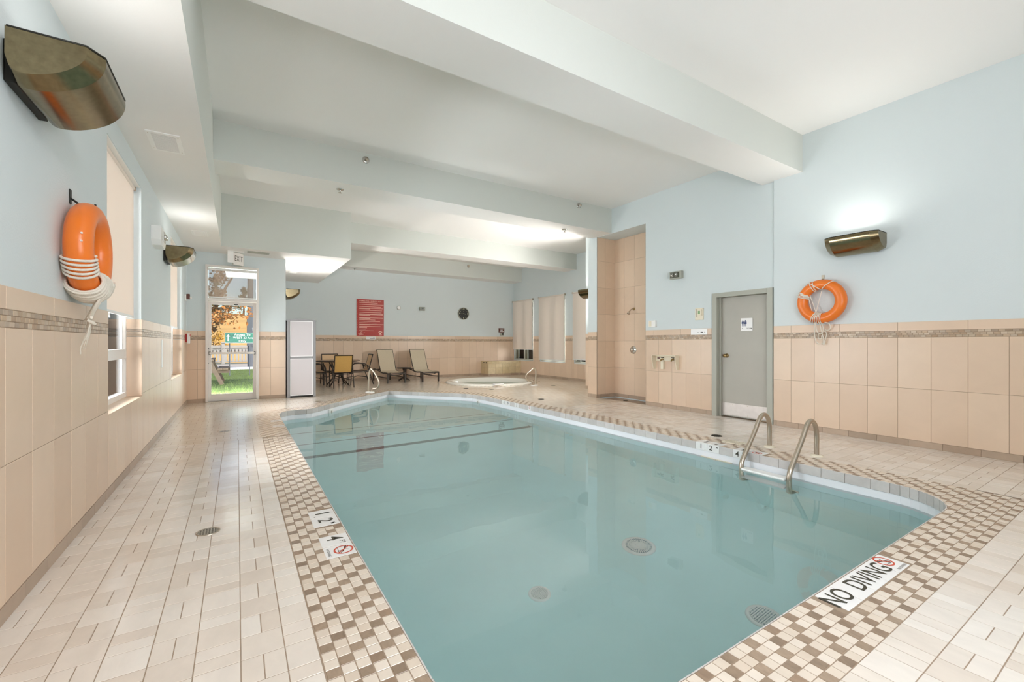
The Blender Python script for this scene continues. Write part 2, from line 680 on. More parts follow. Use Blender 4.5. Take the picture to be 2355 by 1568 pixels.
def wainscot(parent, M, lo, hi, off, big=True, acc=True, soff=None, holes=(), zcap=1.497):
    """M: frame with x along the wall, y up, z out of the wall; lo..hi along x.
    holes: (x0,x1,z0,z1) left free."""
    rects, strips_, accs, bases = [], [], [], []
    for a, b in grid_spans(lo, hi, 0.305, off):
        for z0, z1 in ((0.078, 0.6915), (0.695, 1.3085)):
            rects.append((a, z0, b, z1))
    for a, b in grid_spans(lo, hi, 0.61, soff if soff is not None else off):
        strips_.append((a, 1.394, b, zcap))
    for a, b in grid_spans(lo, hi, 0.305, off+0.1):
        bases.append((a, 0.0, b, 0.0745))
    for r in range(3):
        z0 = 1.312+r*0.027
        for a, b in grid_spans(lo, hi, 0.051, off+0.017*((r*2) % 3)):
            accs.append((a+0.0003, z0+0.0005, b-0.0003, z0+0.0245))
    def carve(rs):
        out = []
        for r in rs:
            ps = [r]
            for hx0, hx1, hz0, hz1 in holes:
                nx = []
                for (x0, y0, x1, y1) in ps:
                    if x1 <= hx0 or x0 >= hx1 or y1 <= hz0 or y0 >= hz1:
                        nx.append((x0, y0, x1, y1))
                        continue
                    if x0 < hx0:
                        nx.append((x0, y0, hx0, y1))
                    if x1 > hx1:
                        nx.append((hx1, y0, x1, y1))
                    if y0 < hz0:
                        nx.append((max(x0, hx0), y0, min(x1, hx1), hz0))
                    if y1 > hz1:
                        nx.append((max(x0, hx0), hz1, min(x1, hx1), y1))
                ps = nx
            out += ps
        return out
    wall_tiles(parent, M, carve(rects), 'walltile', 'tile', single=big)
    wall_tiles(parent, M, carve(strips_), 'walltile', 'tile', single=big)
    ac = carve(accs)
    wall_tiles(parent, M, ac, 'accent', 'accent_tile', t=0.0085, ch=0.001, single=acc)
    wall_tiles(parent, M, carve(bases), 'base', 'base_tile', t=0.012, single=big)
    g = MB()
    for x0, y0, x1, y1 in carve([(lo, 0.0, hi, zcap)]):
        g.box((x0, y0, 0.0), (x1, y1, 0.0065), 0, M)
    g.link('grout', 'grout', parent)

# ------------------------------------------------------------------ pool outline
def arc(cx, cy, r, a0, a1, n):
    return [(cx+r*math.cos(a0+(a1-a0)*i/n), cy+r*math.sin(a0+(a1-a0)*i/n)) for i in range(n+1)]
POOL = []
POOL += arc(1.105, 1.52, 0.5, PI, 1.5*PI, 8)                # near-left corner
POOL += arc(4.445, 1.48, 0.46, 1.5*PI, 2*PI, 10)            # near-right corner
POOL += [(4.905, 6.0), (4.90, 7.6), (4.885, 8.5), (4.86, 9.05), (4.80, 9.42), (4.66, 9.72), (4.45, 9.98)]
POOL += [(3.32, 11.27)]
POOL += [(2.437, 10.42), (1.694, 9.60), (1.33, 9.16), (1.20, 9.03), (1.10, 8.99), (0.90, 8.985), (0.77, 8.93), (0.67, 8.82), (0.615, 8.62), (0.605, 8.3)]
NP = len(POOL)

def inside(poly, x, y):
    c = False
    n = len(poly)
    for i in range(n):
        x0, y0 = poly[i-1]
        x1, y1 = poly[i]
        if (y0 > y) != (y1 > y) and x < (x1-x0)*(y-y0)/(y1-y0)+x0:
            c = not c
    return c

def near_seg(poly, x, y):
    best = None
    n = len(poly)
    for i in range(n):
        a = Vector(poly[i-1])
        b = Vector(poly[i])
        d = b-a
        t = max(0, min(1, (Vector((x, y))-a).dot(d)/d.length_squared))
        q = a+d*t
        ds = (Vector((x, y))-q).length
        if best is None or ds < best[0]:
            best = (ds, a, b)
    return best

def offset_poly(poly, d):
    n = len(poly)
    out = []
    for i in range(n):
        a, b, c = Vector(poly[i-1]), Vector(poly[i]), Vector(poly[(i+1) % n])
        e1 = (b-a).normalized()
        e2 = (c-b).normalized()
        n1 = Vector((e1.y, -e1.x))
        n2 = Vector((e2.y, -e2.x))
        h = n1+n2
        q = b+h*(d/max(0.35, 1+n1.dot(n2)))
        out.append((q.x, q.y))
    return out

TUB = (6.85, 12.2)
TUBHOLE = arc(TUB[0], TUB[1], 1.36, 0, 2*PI*39/40, 39)
SHOWERPAN = [(6.95, 5.98), (7.45, 5.98), (7.45, 7.32), (6.95, 7.32)]

# ------------------------------------------------------------------ floor slab
def floor_material_far():
    m, nt, b = newmat('far_deck_tiling')
    N, L = nt.nodes.new, nt.links.new
    tc = N('ShaderNodeTexCoord')
    br = N('ShaderNodeTexBrick')
    br.offset = 0.5
    br.inputs['Color1'].default_value = rgba((229, 218, 204))
    br.inputs['Color2'].default_value = rgba((223, 210, 194))
    br.inputs['Mortar'].default_value = rgba((196, 181, 163))
    br.inputs['Scale'].default_value = 1.0
    br.inputs['Mortar Size'].default_value = 0.0035
    br.inputs['Brick Width'].default_value = 0.153
    br.inputs['Row Height'].default_value = 0.1525
    L(tc.outputs['Object'], br.inputs['Vector'])
    L(br.outputs['Color'], b.inputs['Base Color'])
    b.inputs['Roughness'].default_value = 0.14
    return m

def mosaic_material():
    m, nt, b = newmat('far_mosaic_border')
    N, L = nt.nodes.new, nt.links.new
    tc = N('ShaderNodeTexCoord')
    sp = N('ShaderNodeSeparateXYZ')
    L(tc.outputs['Object'], sp.inputs[0])
    def fl(sock):
        d = N('ShaderNodeMath')
        d.operation = 'DIVIDE'
        d.inputs[1].default_value = 0.0535
        L(sock, d.inputs[0])
        f = N('ShaderNodeMath')
        f.operation = 'FLOOR'
        L(d.outputs[0], f.inputs[0])
        return f
    a, c = fl(sp.outputs['X']), fl(sp.outputs['Y'])
    su = N('ShaderNodeMath')
    su.operation = 'SUBTRACT'
    L(a.outputs[0], su.inputs[0])
    L(c.outputs[0], su.inputs[1])
    mo = N('ShaderNodeMath')
    mo.operation = 'FLOORED_MODULO'
    mo.inputs[1].default_value = 3
    L(su.outputs[0], mo.inputs[0])
    lt = N('ShaderNodeMath')
    lt.operation = 'LESS_THAN'
    lt.inputs[1].default_value = 0.5
    L(mo.outputs[0], lt.inputs[0])
    mx = N('ShaderNodeMix')
    mx.data_type = 'RGBA'
    mx.inputs[6].default_value = rgba((220, 205, 188))
    mx.inputs[7].default_value = rgba((152, 130, 110))
    L(lt.outputs[0], mx.inputs[0])
    L(mx.outputs[2], b.inputs['Base Color'])
    b.inputs['Roughness'].default_value = 0.2
    return m
MAT['fardeck'] = floor_material_far()
MAT['farmosaic'] = mosaic_material()

X0, X1, Y0, Y1 = -1.0, 9.6, -1.6, 15.0
FARY = 6.6                 # beyond this the deck pieces are a few pixels high and left to the material
BOFF = offset_poly(POOL, 0.345)
def build_floor():
    loops = [[(X0, Y0), (X1, Y0), (X1, Y1), (X0, Y1)], POOL, TUBHOLE, SHOWERPAN, BOFF,
             arc(TUB[0], TUB[1], 1.68, PI/8, PI/8+2*PI*7/8, 7)]
    V, E = [], []
    for lp in loops:
        o = len(V)
        V += [Vector(p) for p in lp]
        E += [(o+i, o+(i+1) % len(lp)) for i in range(len(lp))]
    o = len(V)
    V += [Vector((X0, FARY)), Vector((X1, FARY))]
    E.append((o, o+1))
    o = len(V)
    V += [Vector((X0, 11.18)), Vector((.8, 11.18)), Vector((.8, Y1))]
    E += [(o, o+1), (o+1, o+2)]
    vs, es, fs, *_ = delaunay_2d_cdt(V, E, [], 0, 1e-5)
    mb = MB()
    used = []
    mats = []
    for f in fs:
        cx = sum(vs[i].x for i in f)/len(f)
        cy = sum(vs[i].y for i in f)/len(f)
        if inside(POOL, cx, cy) or inside(TUBHOLE, cx, cy) or inside(SHOWERPAN, cx, cy):
            continue
        if not (X0 < cx < X1 and Y0 < cy < Y1):
            continue
        if cx < .8 and cy > 11.18:
            continue
        m = 0
        if cy > FARY:
            m = 1
            if inside(BOFF, cx, cy) or inside(loops[5], cx, cy):
                m = 2
        used.append(f)
        mats.append(m)
    for f, m in zip(used, mats):
        z = -0.0017 if m == 0 else 0.0
        pts = [(vs[i].x, vs[i].y, z) for i in f]
        if (vs[f[1]]-vs[f[0]]).cross(vs[f[2]]-vs[f[0]]) < 0:
            pts.reverse()
        mb.add(pts, (tuple(range(len(pts))),), m)
    # slab thickness under the deck
    mb.box((X0, Y0, -0.35), (0.15, 11.1, -0.3), 0)
    return struct(mb.link('floor', ['floorgrout', 'fardeck', 'farmosaic']), 'pale tiled pool deck with a brown and cream mosaic border')
FLOOR = build_floor()

def clip_half(poly, p, nrm):
    out = []
    n = len(poly)
    for i in range(n):
        a, b = Vector(poly[i-1]), Vector(poly[i])
        da, db = (a-p).dot(nrm), (b-p).dot(nrm)
        if da >= 0:
            if not out or (out[-1]-a).length > 1e-6:
                out.append(a)
        if (da >= 0) != (db >= 0):
            q = a+(b-a)*(da/(da-db))
            if not out or (out[-1]-q).length > 1e-6:
                out.append(q)
    return [(q.x, q.y) for q in out]

SIGNS = []     # rectangles of the depth-marker tiles let into the border
def rect_poly(x0, y0, x1, y1):
    return [(x0+J/2, y0+J/2), (x1-J/2, y0+J/2), (x1-J/2, y1-J/2), (x0+J/2, y1-J/2)]

SIGNS += [(0.433, 3.336, 0.603, 3.494), (0.433, 3.176, 0.603, 3.334), (0.433, 2.838, 0.603, 2.998), (0.433, 2.675, 0.603, 2.836)]
SIGNS += [(2.395+0.158*i, 0.872, 2.395+0.158*(i+1), 1.018) for i in range(5)]
SIGNS += [(4.907, 3.26, 5.065, 3.42), (4.907, 3.10, 5.065, 3.258), (4.907, 2.77, 5.065, 2.93)]
SIGNS += [(4.907, 2.60, 5.065, 2.765)]
SIGNS_FAR = [(0.445, 7.82, 0.603, 7.98), (0.445, 7.30, 0.603, 7.46)]

deck, light, dark = [], [], []
P6 = 0.1525
def col_pattern(kind, k):
    """pieces of one 2-module period: (u0,u1 across 0..1, v0,v1 along in modules)"""
    if kind == 'A':
        return [(0, 1, 1, 2), (0, .5, 0, 1), (.5, 1, 0, 1)]
    return [(0, 1, 0, 1), (0, 1, 1, 1.5), (0, 1, 1.5, 2)]
# left deck: columns running away from the camera
xs = [-0.885, -0.751, -0.5985, -0.446, -0.2935, -0.141, 0.0115, 0.164, 0.278]
kinds = ['B', 'A', 'B', 'A', 'B', 'A', 'B', 'A']
kinds = ['A', 'B', 'A', 'B', 'A', 'B', 'A', 'B']
for i in range(8):
    a, b = xs[i], xs[i+1]
    fa = 0.0 if i else 1-(b-a)/P6
    for k in range(-8, 22):
        yb = 2.153+k*2*P6
        if yb > FARY or yb+2*P6 < 0.0:
            continue
        for u0, u1, v0, v1 in col_pattern(kinds[i], k):
            xa = max(a, b-P6+u0*P6) if i == 0 else a+u0*P6
            xb = (b-P6+u1*P6) if i == 0 else min(b, a+u1*P6)
            y0, y1 = yb+v0*P6, min(yb+v1*P6, FARY)
            if xb-xa > 0.015 and y1-y0 > 0.015:
                deck.append(rect_poly(xa, y0, xb, y1))
# near and right decks: rows running across
ys = [0.713-P6*i for i in range(0, 7)]
rowedges = sorted(ys+[0.713+P6*i for i in range(1, 40)])
for ri in range(len(rowedges)-1):
    a, b = rowedges[ri], rowedges[ri+1]
    if a >= FARY:
        break
    kind = 'B' if (round((0.713-b)/P6) % 2 == 0) else 'A'
    near = b <= 0.7131
    xlo, xhi = (0.281, 6.88) if near else (5.272, 6.88 if b < 3.5 else 6.95)
    for k in range(-12, 20):
        xb0 = 2.645+k*2*P6
        for u0, u1, v0, v1 in col_pattern(kind, k):
            x0 = max(xlo, xb0+v0*P6)
            x1 = min(xhi, xb0+v1*P6)
            y0 = a+u0*P6
            y1 = min(a+u1*P6, FARY)
            if x1-x0 > 0.015 and y1-y0 > 0.015:
                deck.append(rect_poly(x0, y0, x1, y1))

def mosaic(xe, ye, i0, j0):
    for i in range(len(xe)-1):
        for j in range(len(ye)-1):
            x0, x1, y0, y1 = xe[i], xe[i+1], ye[j], ye[j+1]
            cx, cy = (x0+x1)/2, (y0+y1)/2
            if any(s[0]-0.01 < cx < s[2]+0.01 and s[1]-0.01 < cy < s[3]+0.01 for s in SIGNS):
                continue
            pl = rect_poly(x0, y0, x1, y1)
            ins_ = [inside(POOL, *p) for p in pl]
            if all(ins_):
                continue
            ds, sa, sb = near_seg(POOL, cx, cy)
            if any(ins_) or ds < 0.05:
                e = (sb-sa).normalized()
                pl = clip_half(pl, sa, Vector((e.y, -e.x)))
                if len(pl) < 3:
                    continue
            ar = 0
            for q in range(len(pl)):
                ar += pl[q-1][0]*pl[q][1]-pl[q][0]*pl[q-1][1]
            if abs(ar)/2 < 1.5e-4:
                continue
            (dark if (j+j0-i-i0) % 3 == 1 else light).append(pl)
xl = [0.281+0.054*i for i in range(7)]
pit = 0.0533
yl = [1.0205+pit*j for j in range(0, 110) if 1.0205+pit*j < FARY]
yn = [0.713+0.0512*j for j in range(7)]
xn = [0.281+pit*i for i in range(0, 87)]
xr = [4.9]+[4.907+0.0525*i for i in range(1, 8)]
mosaic(xn+[xn[-1]+pit*(k+1) for k in range(8)], yn, 0, 0)
mosaic(xl+[xl[-1]+0.054*k for k in range(1, 9)], yl[:12], 0, 6)
mosaic(xl, yl[11:], 0, 17)
xr2 = [4.907-0.0525*k for k in range(9, 0, -1)]+[4.907+0.0525*i for i in range(0, 8)]
mosaic(xr2, yl[:12], 78, 6)
mosaic([4.907+0.0525*i for i in range(0, 8)], yl[11:], 87, 17)

def lay(polys, mat, name, tint=True, t=0.006, ch=0.0014, limit=300):
    polys = sorted(polys, key=lambda p: -shown([(x, y, 0) for x, y in p]))
    rest = MB()
    for i, pl in enumerate(polys):
        if i < limit and shown([(x, y, 0) for x, y in pl]) > 0:
            x0 = min(p[0] for p in pl)
            y0 = min(p[1] for p in pl)
            w = max(p[0] for p in pl)-x0
            h = max(p[1] for p in pl)-y0
            rect = len(pl) == 4 and all((abs(p[0]-x0) < 1e-5 or abs(p[0]-x0-w) < 1e-5) and (abs(p[1]-y0) < 1e-5 or abs(p[1]-y0-h) < 1e-5) for p in pl)
            if rect:
                me = tile_mesh(w, h, t, ch, mat)
            else:
                V, F = tile_geo([(p[0]-x0, p[1]-y0) for p in pl], t, ch)
                me = MB().add(V, F).mesh(mat, mat)
            inst(name, me, FLOOR, Matrix.Translation((x0, y0, 0)))
        else:
            V, F = tile_geo(pl, t, ch)
            rest.add(V, F, 0, False, random.random())
    if rest.v:
        stuff(rest.link(name+'_field', mat, FLOOR))
lay(deck, 'floortile', 'floor_tile')
lay(light, 'moslight', 'light_border_tile')
lay(dark, 'mosdark', 'dark_border_tile')

# marker tiles on the deck, with their lettering as a part of the tile
def no_dive(mb, M, cx, cy, r, m_red=1, m_ink=0):
    # figure first, then the ring and bar above it
    M2 = M @ Matrix.Translation((0, 0, 0.0002))
    strip(mb, M, cx-r*0.55, cy+r*0.25, cx+r*0.45, cy-r*0.15, r*0.14, m_ink)
    strip(mb, M, cx-r*0.1, cy+r*0.05, cx+r*0.25, cy+r*0.5, r*0.10, m_ink)
    strip(mb, M, cx+r*0.1, cy-r*0.05, cx+r*0.1, cy-r*0.6, r*0.10, m_ink)
    strip(mb, M, cx+r*0.4, cy-r*0.15, cx+r*0.62, cy-r*0.4, r*0.10, m_ink)
    ring_geo(mb, M, r*0.0, r*0.13, cx-r*0.62, cy+r*0.3, 12, m_ink)
    strip(mb, M, cx-r*0.6, cy-r*0.5, cx+r*0.55, cy-r*0.55, r*0.06, m_ink)
    ring_geo(mb, M2, r*0.82, r, cx, cy, 36, m_red)
    strip(mb, M2, cx-r*0.6, cy+r*0.6, cx+r*0.6, cy-r*0.6, r*0.15, m_red)

def sign_tile(rc, draw, u, v, lab=None):
    """tile in the floor; draw(mb, M, w, h) in a frame centred on the tile, x along u, y along v"""
    x0, y0, x1, y1 = rc
    w, h = x1-x0-J, y1-y0-J
    o = inst('marker_tile', tile_mesh(w, h, 0.006, 0.001, 'signwhite'), FLOOR, Matrix.Translation((x0+J/2, y0+J/2, 0.0004)))
    mb = MB()
    M = frame((w/2, h/2, 0.0008), u, v, (0, 0, 1))
    if abs(u[0]) > 0.5:
        draw(mb, M, w, h)
    else:
        draw(mb, M, h, w)
    if mb.v:
        mb.link('lettering', ['ink', 'redprint'], o)
    return o
du, dv = (0, -1, 0), (1, 0, 0)
sign_tile(SIGNS[0], lambda mb, M, w, h: (put_text(mb, '1', M, 0.135, 1.1, 0.012, x=-0.005), ring_geo(mb, M, 0, 0.004, 0.05, -0.055, 8)), du, dv)
sign_tile(SIGNS[1], lambda mb, M, w, h: (put_text(mb, '2', M, 0.135, 1.0, 0.012, x=-0.02), put_text(mb, 'M', M, 0.04, 1.0, 0.004, x=0.05, y=0.04)), du, dv)
sign_tile(SIGNS[2], lambda mb, M, w, h: (put_text(mb, '4', M, 0.135, 0.95, 0.005, x=-0.025), put_text(mb, 'FT', M, 0.045, 0.9, 0.004, x=0.045, y=0.038)), du, dv)
sign_tile(SIGNS[3], lambda mb, M, w, h: (no_dive(mb, M, 0, 0.022, 0.056), put_text(mb, 'NO DIVING', M, 0.021, 1.0, 0.0, y=-0.062)), du, dv)
ND = []
for i, ch in enumerate(['NO', 'D', 'IVI', 'NG', '']):
    pass
ndv = [sign_tile(SIGNS[4+i], (lambda mb, M, w, h: None) if i < 4 else
       (lambda mb, M, w, h: (no_dive(mb, M, 0.0, 0.022, 0.05), put_text(mb, 'NO DIVING', M, 0.02, 1.0, 0.0, x=0.015, y=-0.056))), (1, 0, 0), (0, 1, 0)) for i in range(5)]
mb = MB()
put_text(mb, 'NO  DIVING', frame((2.395+0.158*2+0.005, 0.945, 0.0014), (1, 0, 0), (0, 1, 0), (0, 0, 1)), 0.135, 0.9, 0.008)
lt = mb.link('lettering', ['ink'], ndv[0])
lt.matrix_parent_inverse = ndv[0].matrix_local.inverted()
ru, rv = (0, 1, 0), (-1, 0, 0)
sign_tile(SIGNS[9], lambda mb, M, w, h: put_text(mb, '2', M, 0.135, 1.0, 0.012, x=-0.02), ru, rv)
sign_tile(SIGNS[10], lambda mb, M, w, h: put_text(mb, '1', M, 0.135, 1.1, 0.012), ru, rv)
sign_tile(SIGNS[11], lambda mb, M, w, h: put_text(mb, '4', M, 0.135, 0.95, 0.005, x=-0.02), ru, rv)
sign_tile(SIGNS[12], lambda mb, M, w, h: no_dive(mb, M, 0, 0.02, 0.05), ru, rv)
for rc, t in zip(SIGNS_FAR, ('0.9', '3')):
    sign_tile(rc, lambda mb, M, w, h, t=t: put_text(mb, t, M, 0.09, 1.0, 0.01), du, dv)

# ------------------------------------------------------------------ pool basin
WZ = -0.165
def pool_floor_z(y):
    if y < 7.1:
        return -1.32
    if y < 8.3:
        return -1.32+0.27*(y-7.1)/1.2
    return -1.05
def build_pool():
    mb = MB()
    # walls: densify so that the floor follows the slope
    pts = []
    for i in range(NP):
        a, b = Vector(POOL[i]), Vector(POOL[(i+1) % NP])
        k = max(1, int((b-a).length/0.3))
        for j in range(k):
            pts.append(a+(b-a)*(j/k))
    n = len(pts)
    rows = [-0.092, -0.30]
    V = []
    for p in pts:
        V += [(p.x, p.y, -0.001), (p.x, p.y, -0.092), (p.x, p.y, -0.235), (p.x, p.y, pool_floor_z(p.y))]
    for i in range(n):
        j = (i+1) % n
        for r in range(3):
            mb.add([V[4*i+r], V[4*j+r], V[4*j+r+1], V[4*i+r+1]], ((3, 2, 1, 0),), (1, 2, 0)[r])
    vs, es, fs, *_ = delaunay_2d_cdt([p for p in pts]+[Vector((-1, 7.1)), Vector((6, 7.1)), Vector((-1, 8.3)), Vector((6, 8.3))],
                                     [(i, (i+1) % n) for i in range(n)]+[(n, n+1), (n+2, n+3)], [], 0, 1e-5)
    for f in fs:
        cx = sum(vs[i].x for i in f)/len(f)
        cy = sum(vs[i].y for i in f)/len(f)
        if not inside(POOL, cx, cy):
            continue
        q = [(vs[i].x, vs[i].y, pool_floor_z(vs[i].y)) for i in f]
        if (vs[f[1]]-vs[f[0]]).cross(vs[f[2]]-vs[f[0]]) < 0:
            q.reverse()
        mb.add(q, (tuple(range(len(q))),), 0)
    o = struct(mb.link('pool_basin', ['pool', 'floorgrout', 'poolband']), 'white plastered swimming pool basin with a grey tile rim')
    # dark line across the floor, and the two finer step edges
    for nm, y, w, x0, x1, m in (('depth_line', 7.08, 0.12, 0.61, 4.9, 'poolline'), ('step_edge', 7.72, 0.028, 0.61, 4.88, 'poolline'), ('step_edge', 8.45, 0.028, 0.65, 4.86, 'poolline')):
        b = MB()
        z0, z1 = pool_floor_z(y-w/2)+0.004, pool_floor_z(y+w/2)+0.004
        b.add([(x0, y-w/2, z0), (x1, y-w/2, z0), (x1, y+w/2, z1), (x0, y+w/2, z1), (x0, y-w/2, z0-0.02), (x1, y-w/2, z0-0.02), (x1, y+w/2, z1-0.02), (x0, y+w/2, z1-0.02)],
              ((0, 1, 2, 3), (4, 7, 6, 5), (0, 4, 5, 1), (1, 5, 6, 2), (2, 6, 7, 3), (3, 7, 4, 0)))
        b.link(nm, m, o)
    return o
POOLB = build_pool()

def coping():
    """upright grey tiles all round the rim, white marker tiles among them"""
    white = [(3.26, 3.42), (3.10, 3.26), (2.77, 2.93)]
    far = [(7.98, 8.14), (7.82, 7.98), (7.49, 7.65), (7.06, 7.17)]
    for i in range(NP):
        a, b = Vector(POOL[i]), Vector(POOL[(i+1) % NP])
        L = (b-a).length
        d = (b-a)/L
        nin = Vector((-d.y, d.x))
        straight = abs(a.x-4.905) < 0.02 and abs(b.x-4.905) < 0.03 and L > 1
        if straight:
            # joints counted from the marker tiles
            e = [a.y]
            y = 3.42-0.2*9
            while y < 2.75:
                if y > a.y+0.02:
                    e.append(y)
                y += 0.2
            e = sorted(set([round(x, 4) for x in e if x < 2.7]+[2.77, 2.93, 3.10, 3.26, 3.42]))
            y = 3.62
            while y < b.y-0.02:
                e.append(round(y, 4))
                y += 0.2
            if a.y > 5:
                e = [a.y]
                y = a.y+0.16
                while y < b.y-0.02:
                    e.append(y)
                    y += 0.16
            e.append(b.y)
            segs = [((y0-a.y), (y1-a.y)) for y0, y1 in zip(e[:-1], e[1:])]
        else:
            k = max(1, round(L/0.17))
            segs = [(L*j/k, L*(j+1)/k) for j in range(k)]
        for s0, s1 in segs:
            w = s1-s0-J
            if w < 0.01:
                continue
            p = a+d*(s0+J/2)
            ym = (a+d*(s0+s1)/2).y
            M = frame((p.x, p.y, -0.092), (d.x, d.y, 0), (0, 0, 1), (nin.x, nin.y, 0))
            # face must look into the pool
            M = frame((p.x+d.x*w, p.y+d.y*w, -0.092), (-d.x, -d.y, 0), (0, 0, 1), (nin.x, nin.y, 0))
            iswhite = straight and any(w0 < ym < w1 for w0, w1 in white)
            fw = (not iswhite) and 4.87 < (a+d*(s0+s1)/2).x < 4.91 and any(w0 < ym < w1 for w0, w1 in far)
            t = inst('coping_tile', tile_mesh(w, 0.0915, 0.007, 0.0012, 'signwhite' if iswhite else 'coping'), POOLB, M @ Matrix.Translation((0, 0, 0.007)))
            if iswhite:
                mb = MB()
                F = frame((w/2, 0.046, 0.001), (1, 0, 0), (0, 1, 0), (0, 0, 1))
                if 3.26 < ym:
                    put_text(mb, '1', F, 0.085, 1.1, 0.012)
                    ring_geo(mb, F, 0, 0.004, 0.055, -0.03, 8)
                elif 3.1 < ym:
                    put_text(mb, '2', F, 0.085, 1.1, 0.012, x=-0.03)
                    put_text(mb, 'M', F, 0.03, 1.1, 0.002, x=0.05, y=0.022)
                else:
                    put_text(mb, '4', F, 0.085, 1.1, 0.006, x=-0.025)
                    put_text(mb, 'FT', F, 0.03, 1.1, 0.002, x=0.05, y=0.022)
                mb.link('lettering', 'ink', t)
    # far markers, small white tiles proud of the rim
    for (y0, y1), ch in zip(far, ('0', '9', '3', '')):
        xx = 4.9-0.015*(y0-7.6)/0.9-0.004
        w = y1-y0
        M = frame((xx, y1, -0.09), (0, -1, 0), (0, 0, 1), (-1, 0, 0))
        t = inst('coping_tile', tile_mesh(w-J, 0.088, 0.007, 0.0012, 'signwhite'), POOLB, M @ Matrix.Translation((0, 0, 0.011)))
        mb = MB()
        F = frame((w/2, 0.044, 0.001), (1, 0, 0), (0, 1, 0), (0, 0, 1))
        if ch:
            put_text(mb, ch, F, 0.085, 1.0, 0.01)
        else:
            ring_geo(mb, F, 0.016, 0.022, 0, 0.008, 16)
        mb.link('lettering', 'ink' if ch else 'redprint', t)
coping()

vs, es, fs, *_ = delaunay_2d_cdt([Vector(p) for p in POOL], [(i, (i+1) % NP) for i in range(NP)], [], 0, 1e-5)
mb = MB()
for f in fs:
    if inside(POOL, sum(vs[i].x for i in f)/3, sum(vs[i].y for i in f)/3):
        q = [(vs[i].x, vs[i].y, WZ) for i in f]
        if (vs[f[1]]-vs[f[0]]).cross(vs[f[2]]-vs[f[0]]) < 0:
            q.reverse()
        mb.add(q, (tuple(range(len(q))),))
struct(mb.link('pool_water', 'water'), 'still turquoise water filling the swimming pool')

# ------------------------------------------------------------------ walls
XL, XR, XD, YE, YF, XW = -0.885, 6.88, 6.93, 11.12, 14.92, 9.47
TOP = 4.45
def wall(name, boxes, label, m='paint'):
    mb = MB()
    for a, b in boxes:
        mb.box(a, b)
    return struct(mb.link(name, m), label)
WL = wall('wall_left', [((XL-.2, -1.6, -.3), (XL, 4.69, TOP)), ((XL-.2, 4.69, -.3), (XL, 6.16, .66)), ((XL-.2, 4.69, 2.93), (XL, 6.16, TOP)),
                        ((XL-.2, 6.16, -.3), (XL, 8.64, TOP)), ((XL-.2, 8.64, -.3), (XL, 10.15, .66)), ((XL-.2, 8.64, 2.93), (XL, 10.15, TOP)),
                        ((XL-.2, 10.15, -.3), (XL, 11.32, TOP))], 'pale blue wall over tan tile with two tall windows')
ML = frame((XL, 0, 0), (0, 1, 0), (0, 0, 1), (1, 0, 0))
# tile fields between the openings; mirrored frame keeps x along +Y
def frame_lh(o, u, v, n):
    return frame(o, u, v, n)
# left wall frame must be right-handed: x runs towards the camera (-Y)
ML = frame((XL, 0, 0), (0, -1, 0), (0, 0, 1), (1, 0, 0))
wainscot(WL, ML, -4.69, -0.6, -3.155, soff=-4.08)
wainscot(WL, ML, -8.64, -6.16, -6.28, soff=-6.28, acc=False)
wainscot(WL, ML, -11.12, -10.15, -10.15, acc=False)
for a, b in ((-6.16, -4.69), (-10.15, -8.64)):
    rects = []
    for c, d in grid_spans(a, b, 0.305, -3.155):
        rects.append((c, 0.078, d, 0.656))
    wall_tiles(WL, ML, rects, 'walltile', 'tile')
    wall_tiles(WL, ML, [(c, 0, d, .0745) for c, d in grid_spans(a, b, 0.305, -3.055)], 'base', 'base_tile', t=0.012)
    g = MB()
    g.box((a, 0, 0), (b, .66, .0065), 0, ML)
    g.link('grout', 'grout', WL)
    # sill slab and the tiled reveals
    sl = MB()
    sl.box((XL-.155, -b, .655), (XL+.012, -a, .667))
    sl.link('window_sill', 'walltile', WL)
    for yy, sgn in ((-a, -1), (-b, 1)):
        Mr = frame((XL-.155, yy, 0), (1, 0, 0), (0, 0, 1), (0, -1, 0)) if sgn < 0 else frame((XL, yy, 0), (-1, 0, 0), (0, 0, 1), (0, 1, 0))
        wall_tiles(WL, Mr, [(0, .668, .162, 1.3085), (0, 1.394, .162, 1.497)], 'walltile', 'tile')
        wall_tiles(WL, Mr, [(0, 1.312+.027*r, .162, 1.3365+.027*r) for r in range(3)], 'accent', 'accent_tile', t=.0085, ch=.001)

WR = wall('wall_right', [((XR, -1.6, -.3), (XR+.2, 3.466, TOP))], 'pale blue wall over two rows of tan tile')
MR = frame((XR, 0, 0), (0, -1, 0), (0, 0, 1), (-1, 0, 0))
MR = frame((XR, 0, 0), (0, 1, 0), (0, 0, 1), (1, 0, 0))
MRr = frame((XR, 0, 0), (0, -1, 0), (0, 0, 1), (1, 0, 0))
def frame_in(x, nx):
    """frame on a wall x = const facing nx; right-handed: u x v = n with v = +Z"""
    return frame((x, 0, 0), (0, 1, 0), (0, 0, 1), (1, 0, 0)) if nx > 0 else frame((x, 0, 0), (0, -1, 0), (0, 0, 1), (-1, 0, 0))
# u x v must equal n: (0,1,0)x(0,0,1) = (1,0,0); (0,-1,0)x(0,0,1) = (-1,0,0)
MR = frame_in(XR, -1)
wainscot(WR, MR, -3.466, 0.3, -3.22, soff=-3.22)

WD = wall('wall_restroom', [((XD, 3.466, -.3), (XD+.2, 3.52, TOP)), ((XD, 3.52, 2.08), (XD+.2, 4.49, TOP)), ((XD, 4.49, -.3), (XD+.2, 5.96, TOP)),
                            ((XD, 5.96, 3.64), (XD+.2, 7.33, TOP)), ((XD+.5, 3.3, -.3), (XD+.55, 5.0, TOP))], 'pale blue wall with a grey restroom door')
MD = frame_in(XD, -1)
wainscot(WD, MD, -5.955, -4.5, -5.94, soff=-5.75, acc=False)

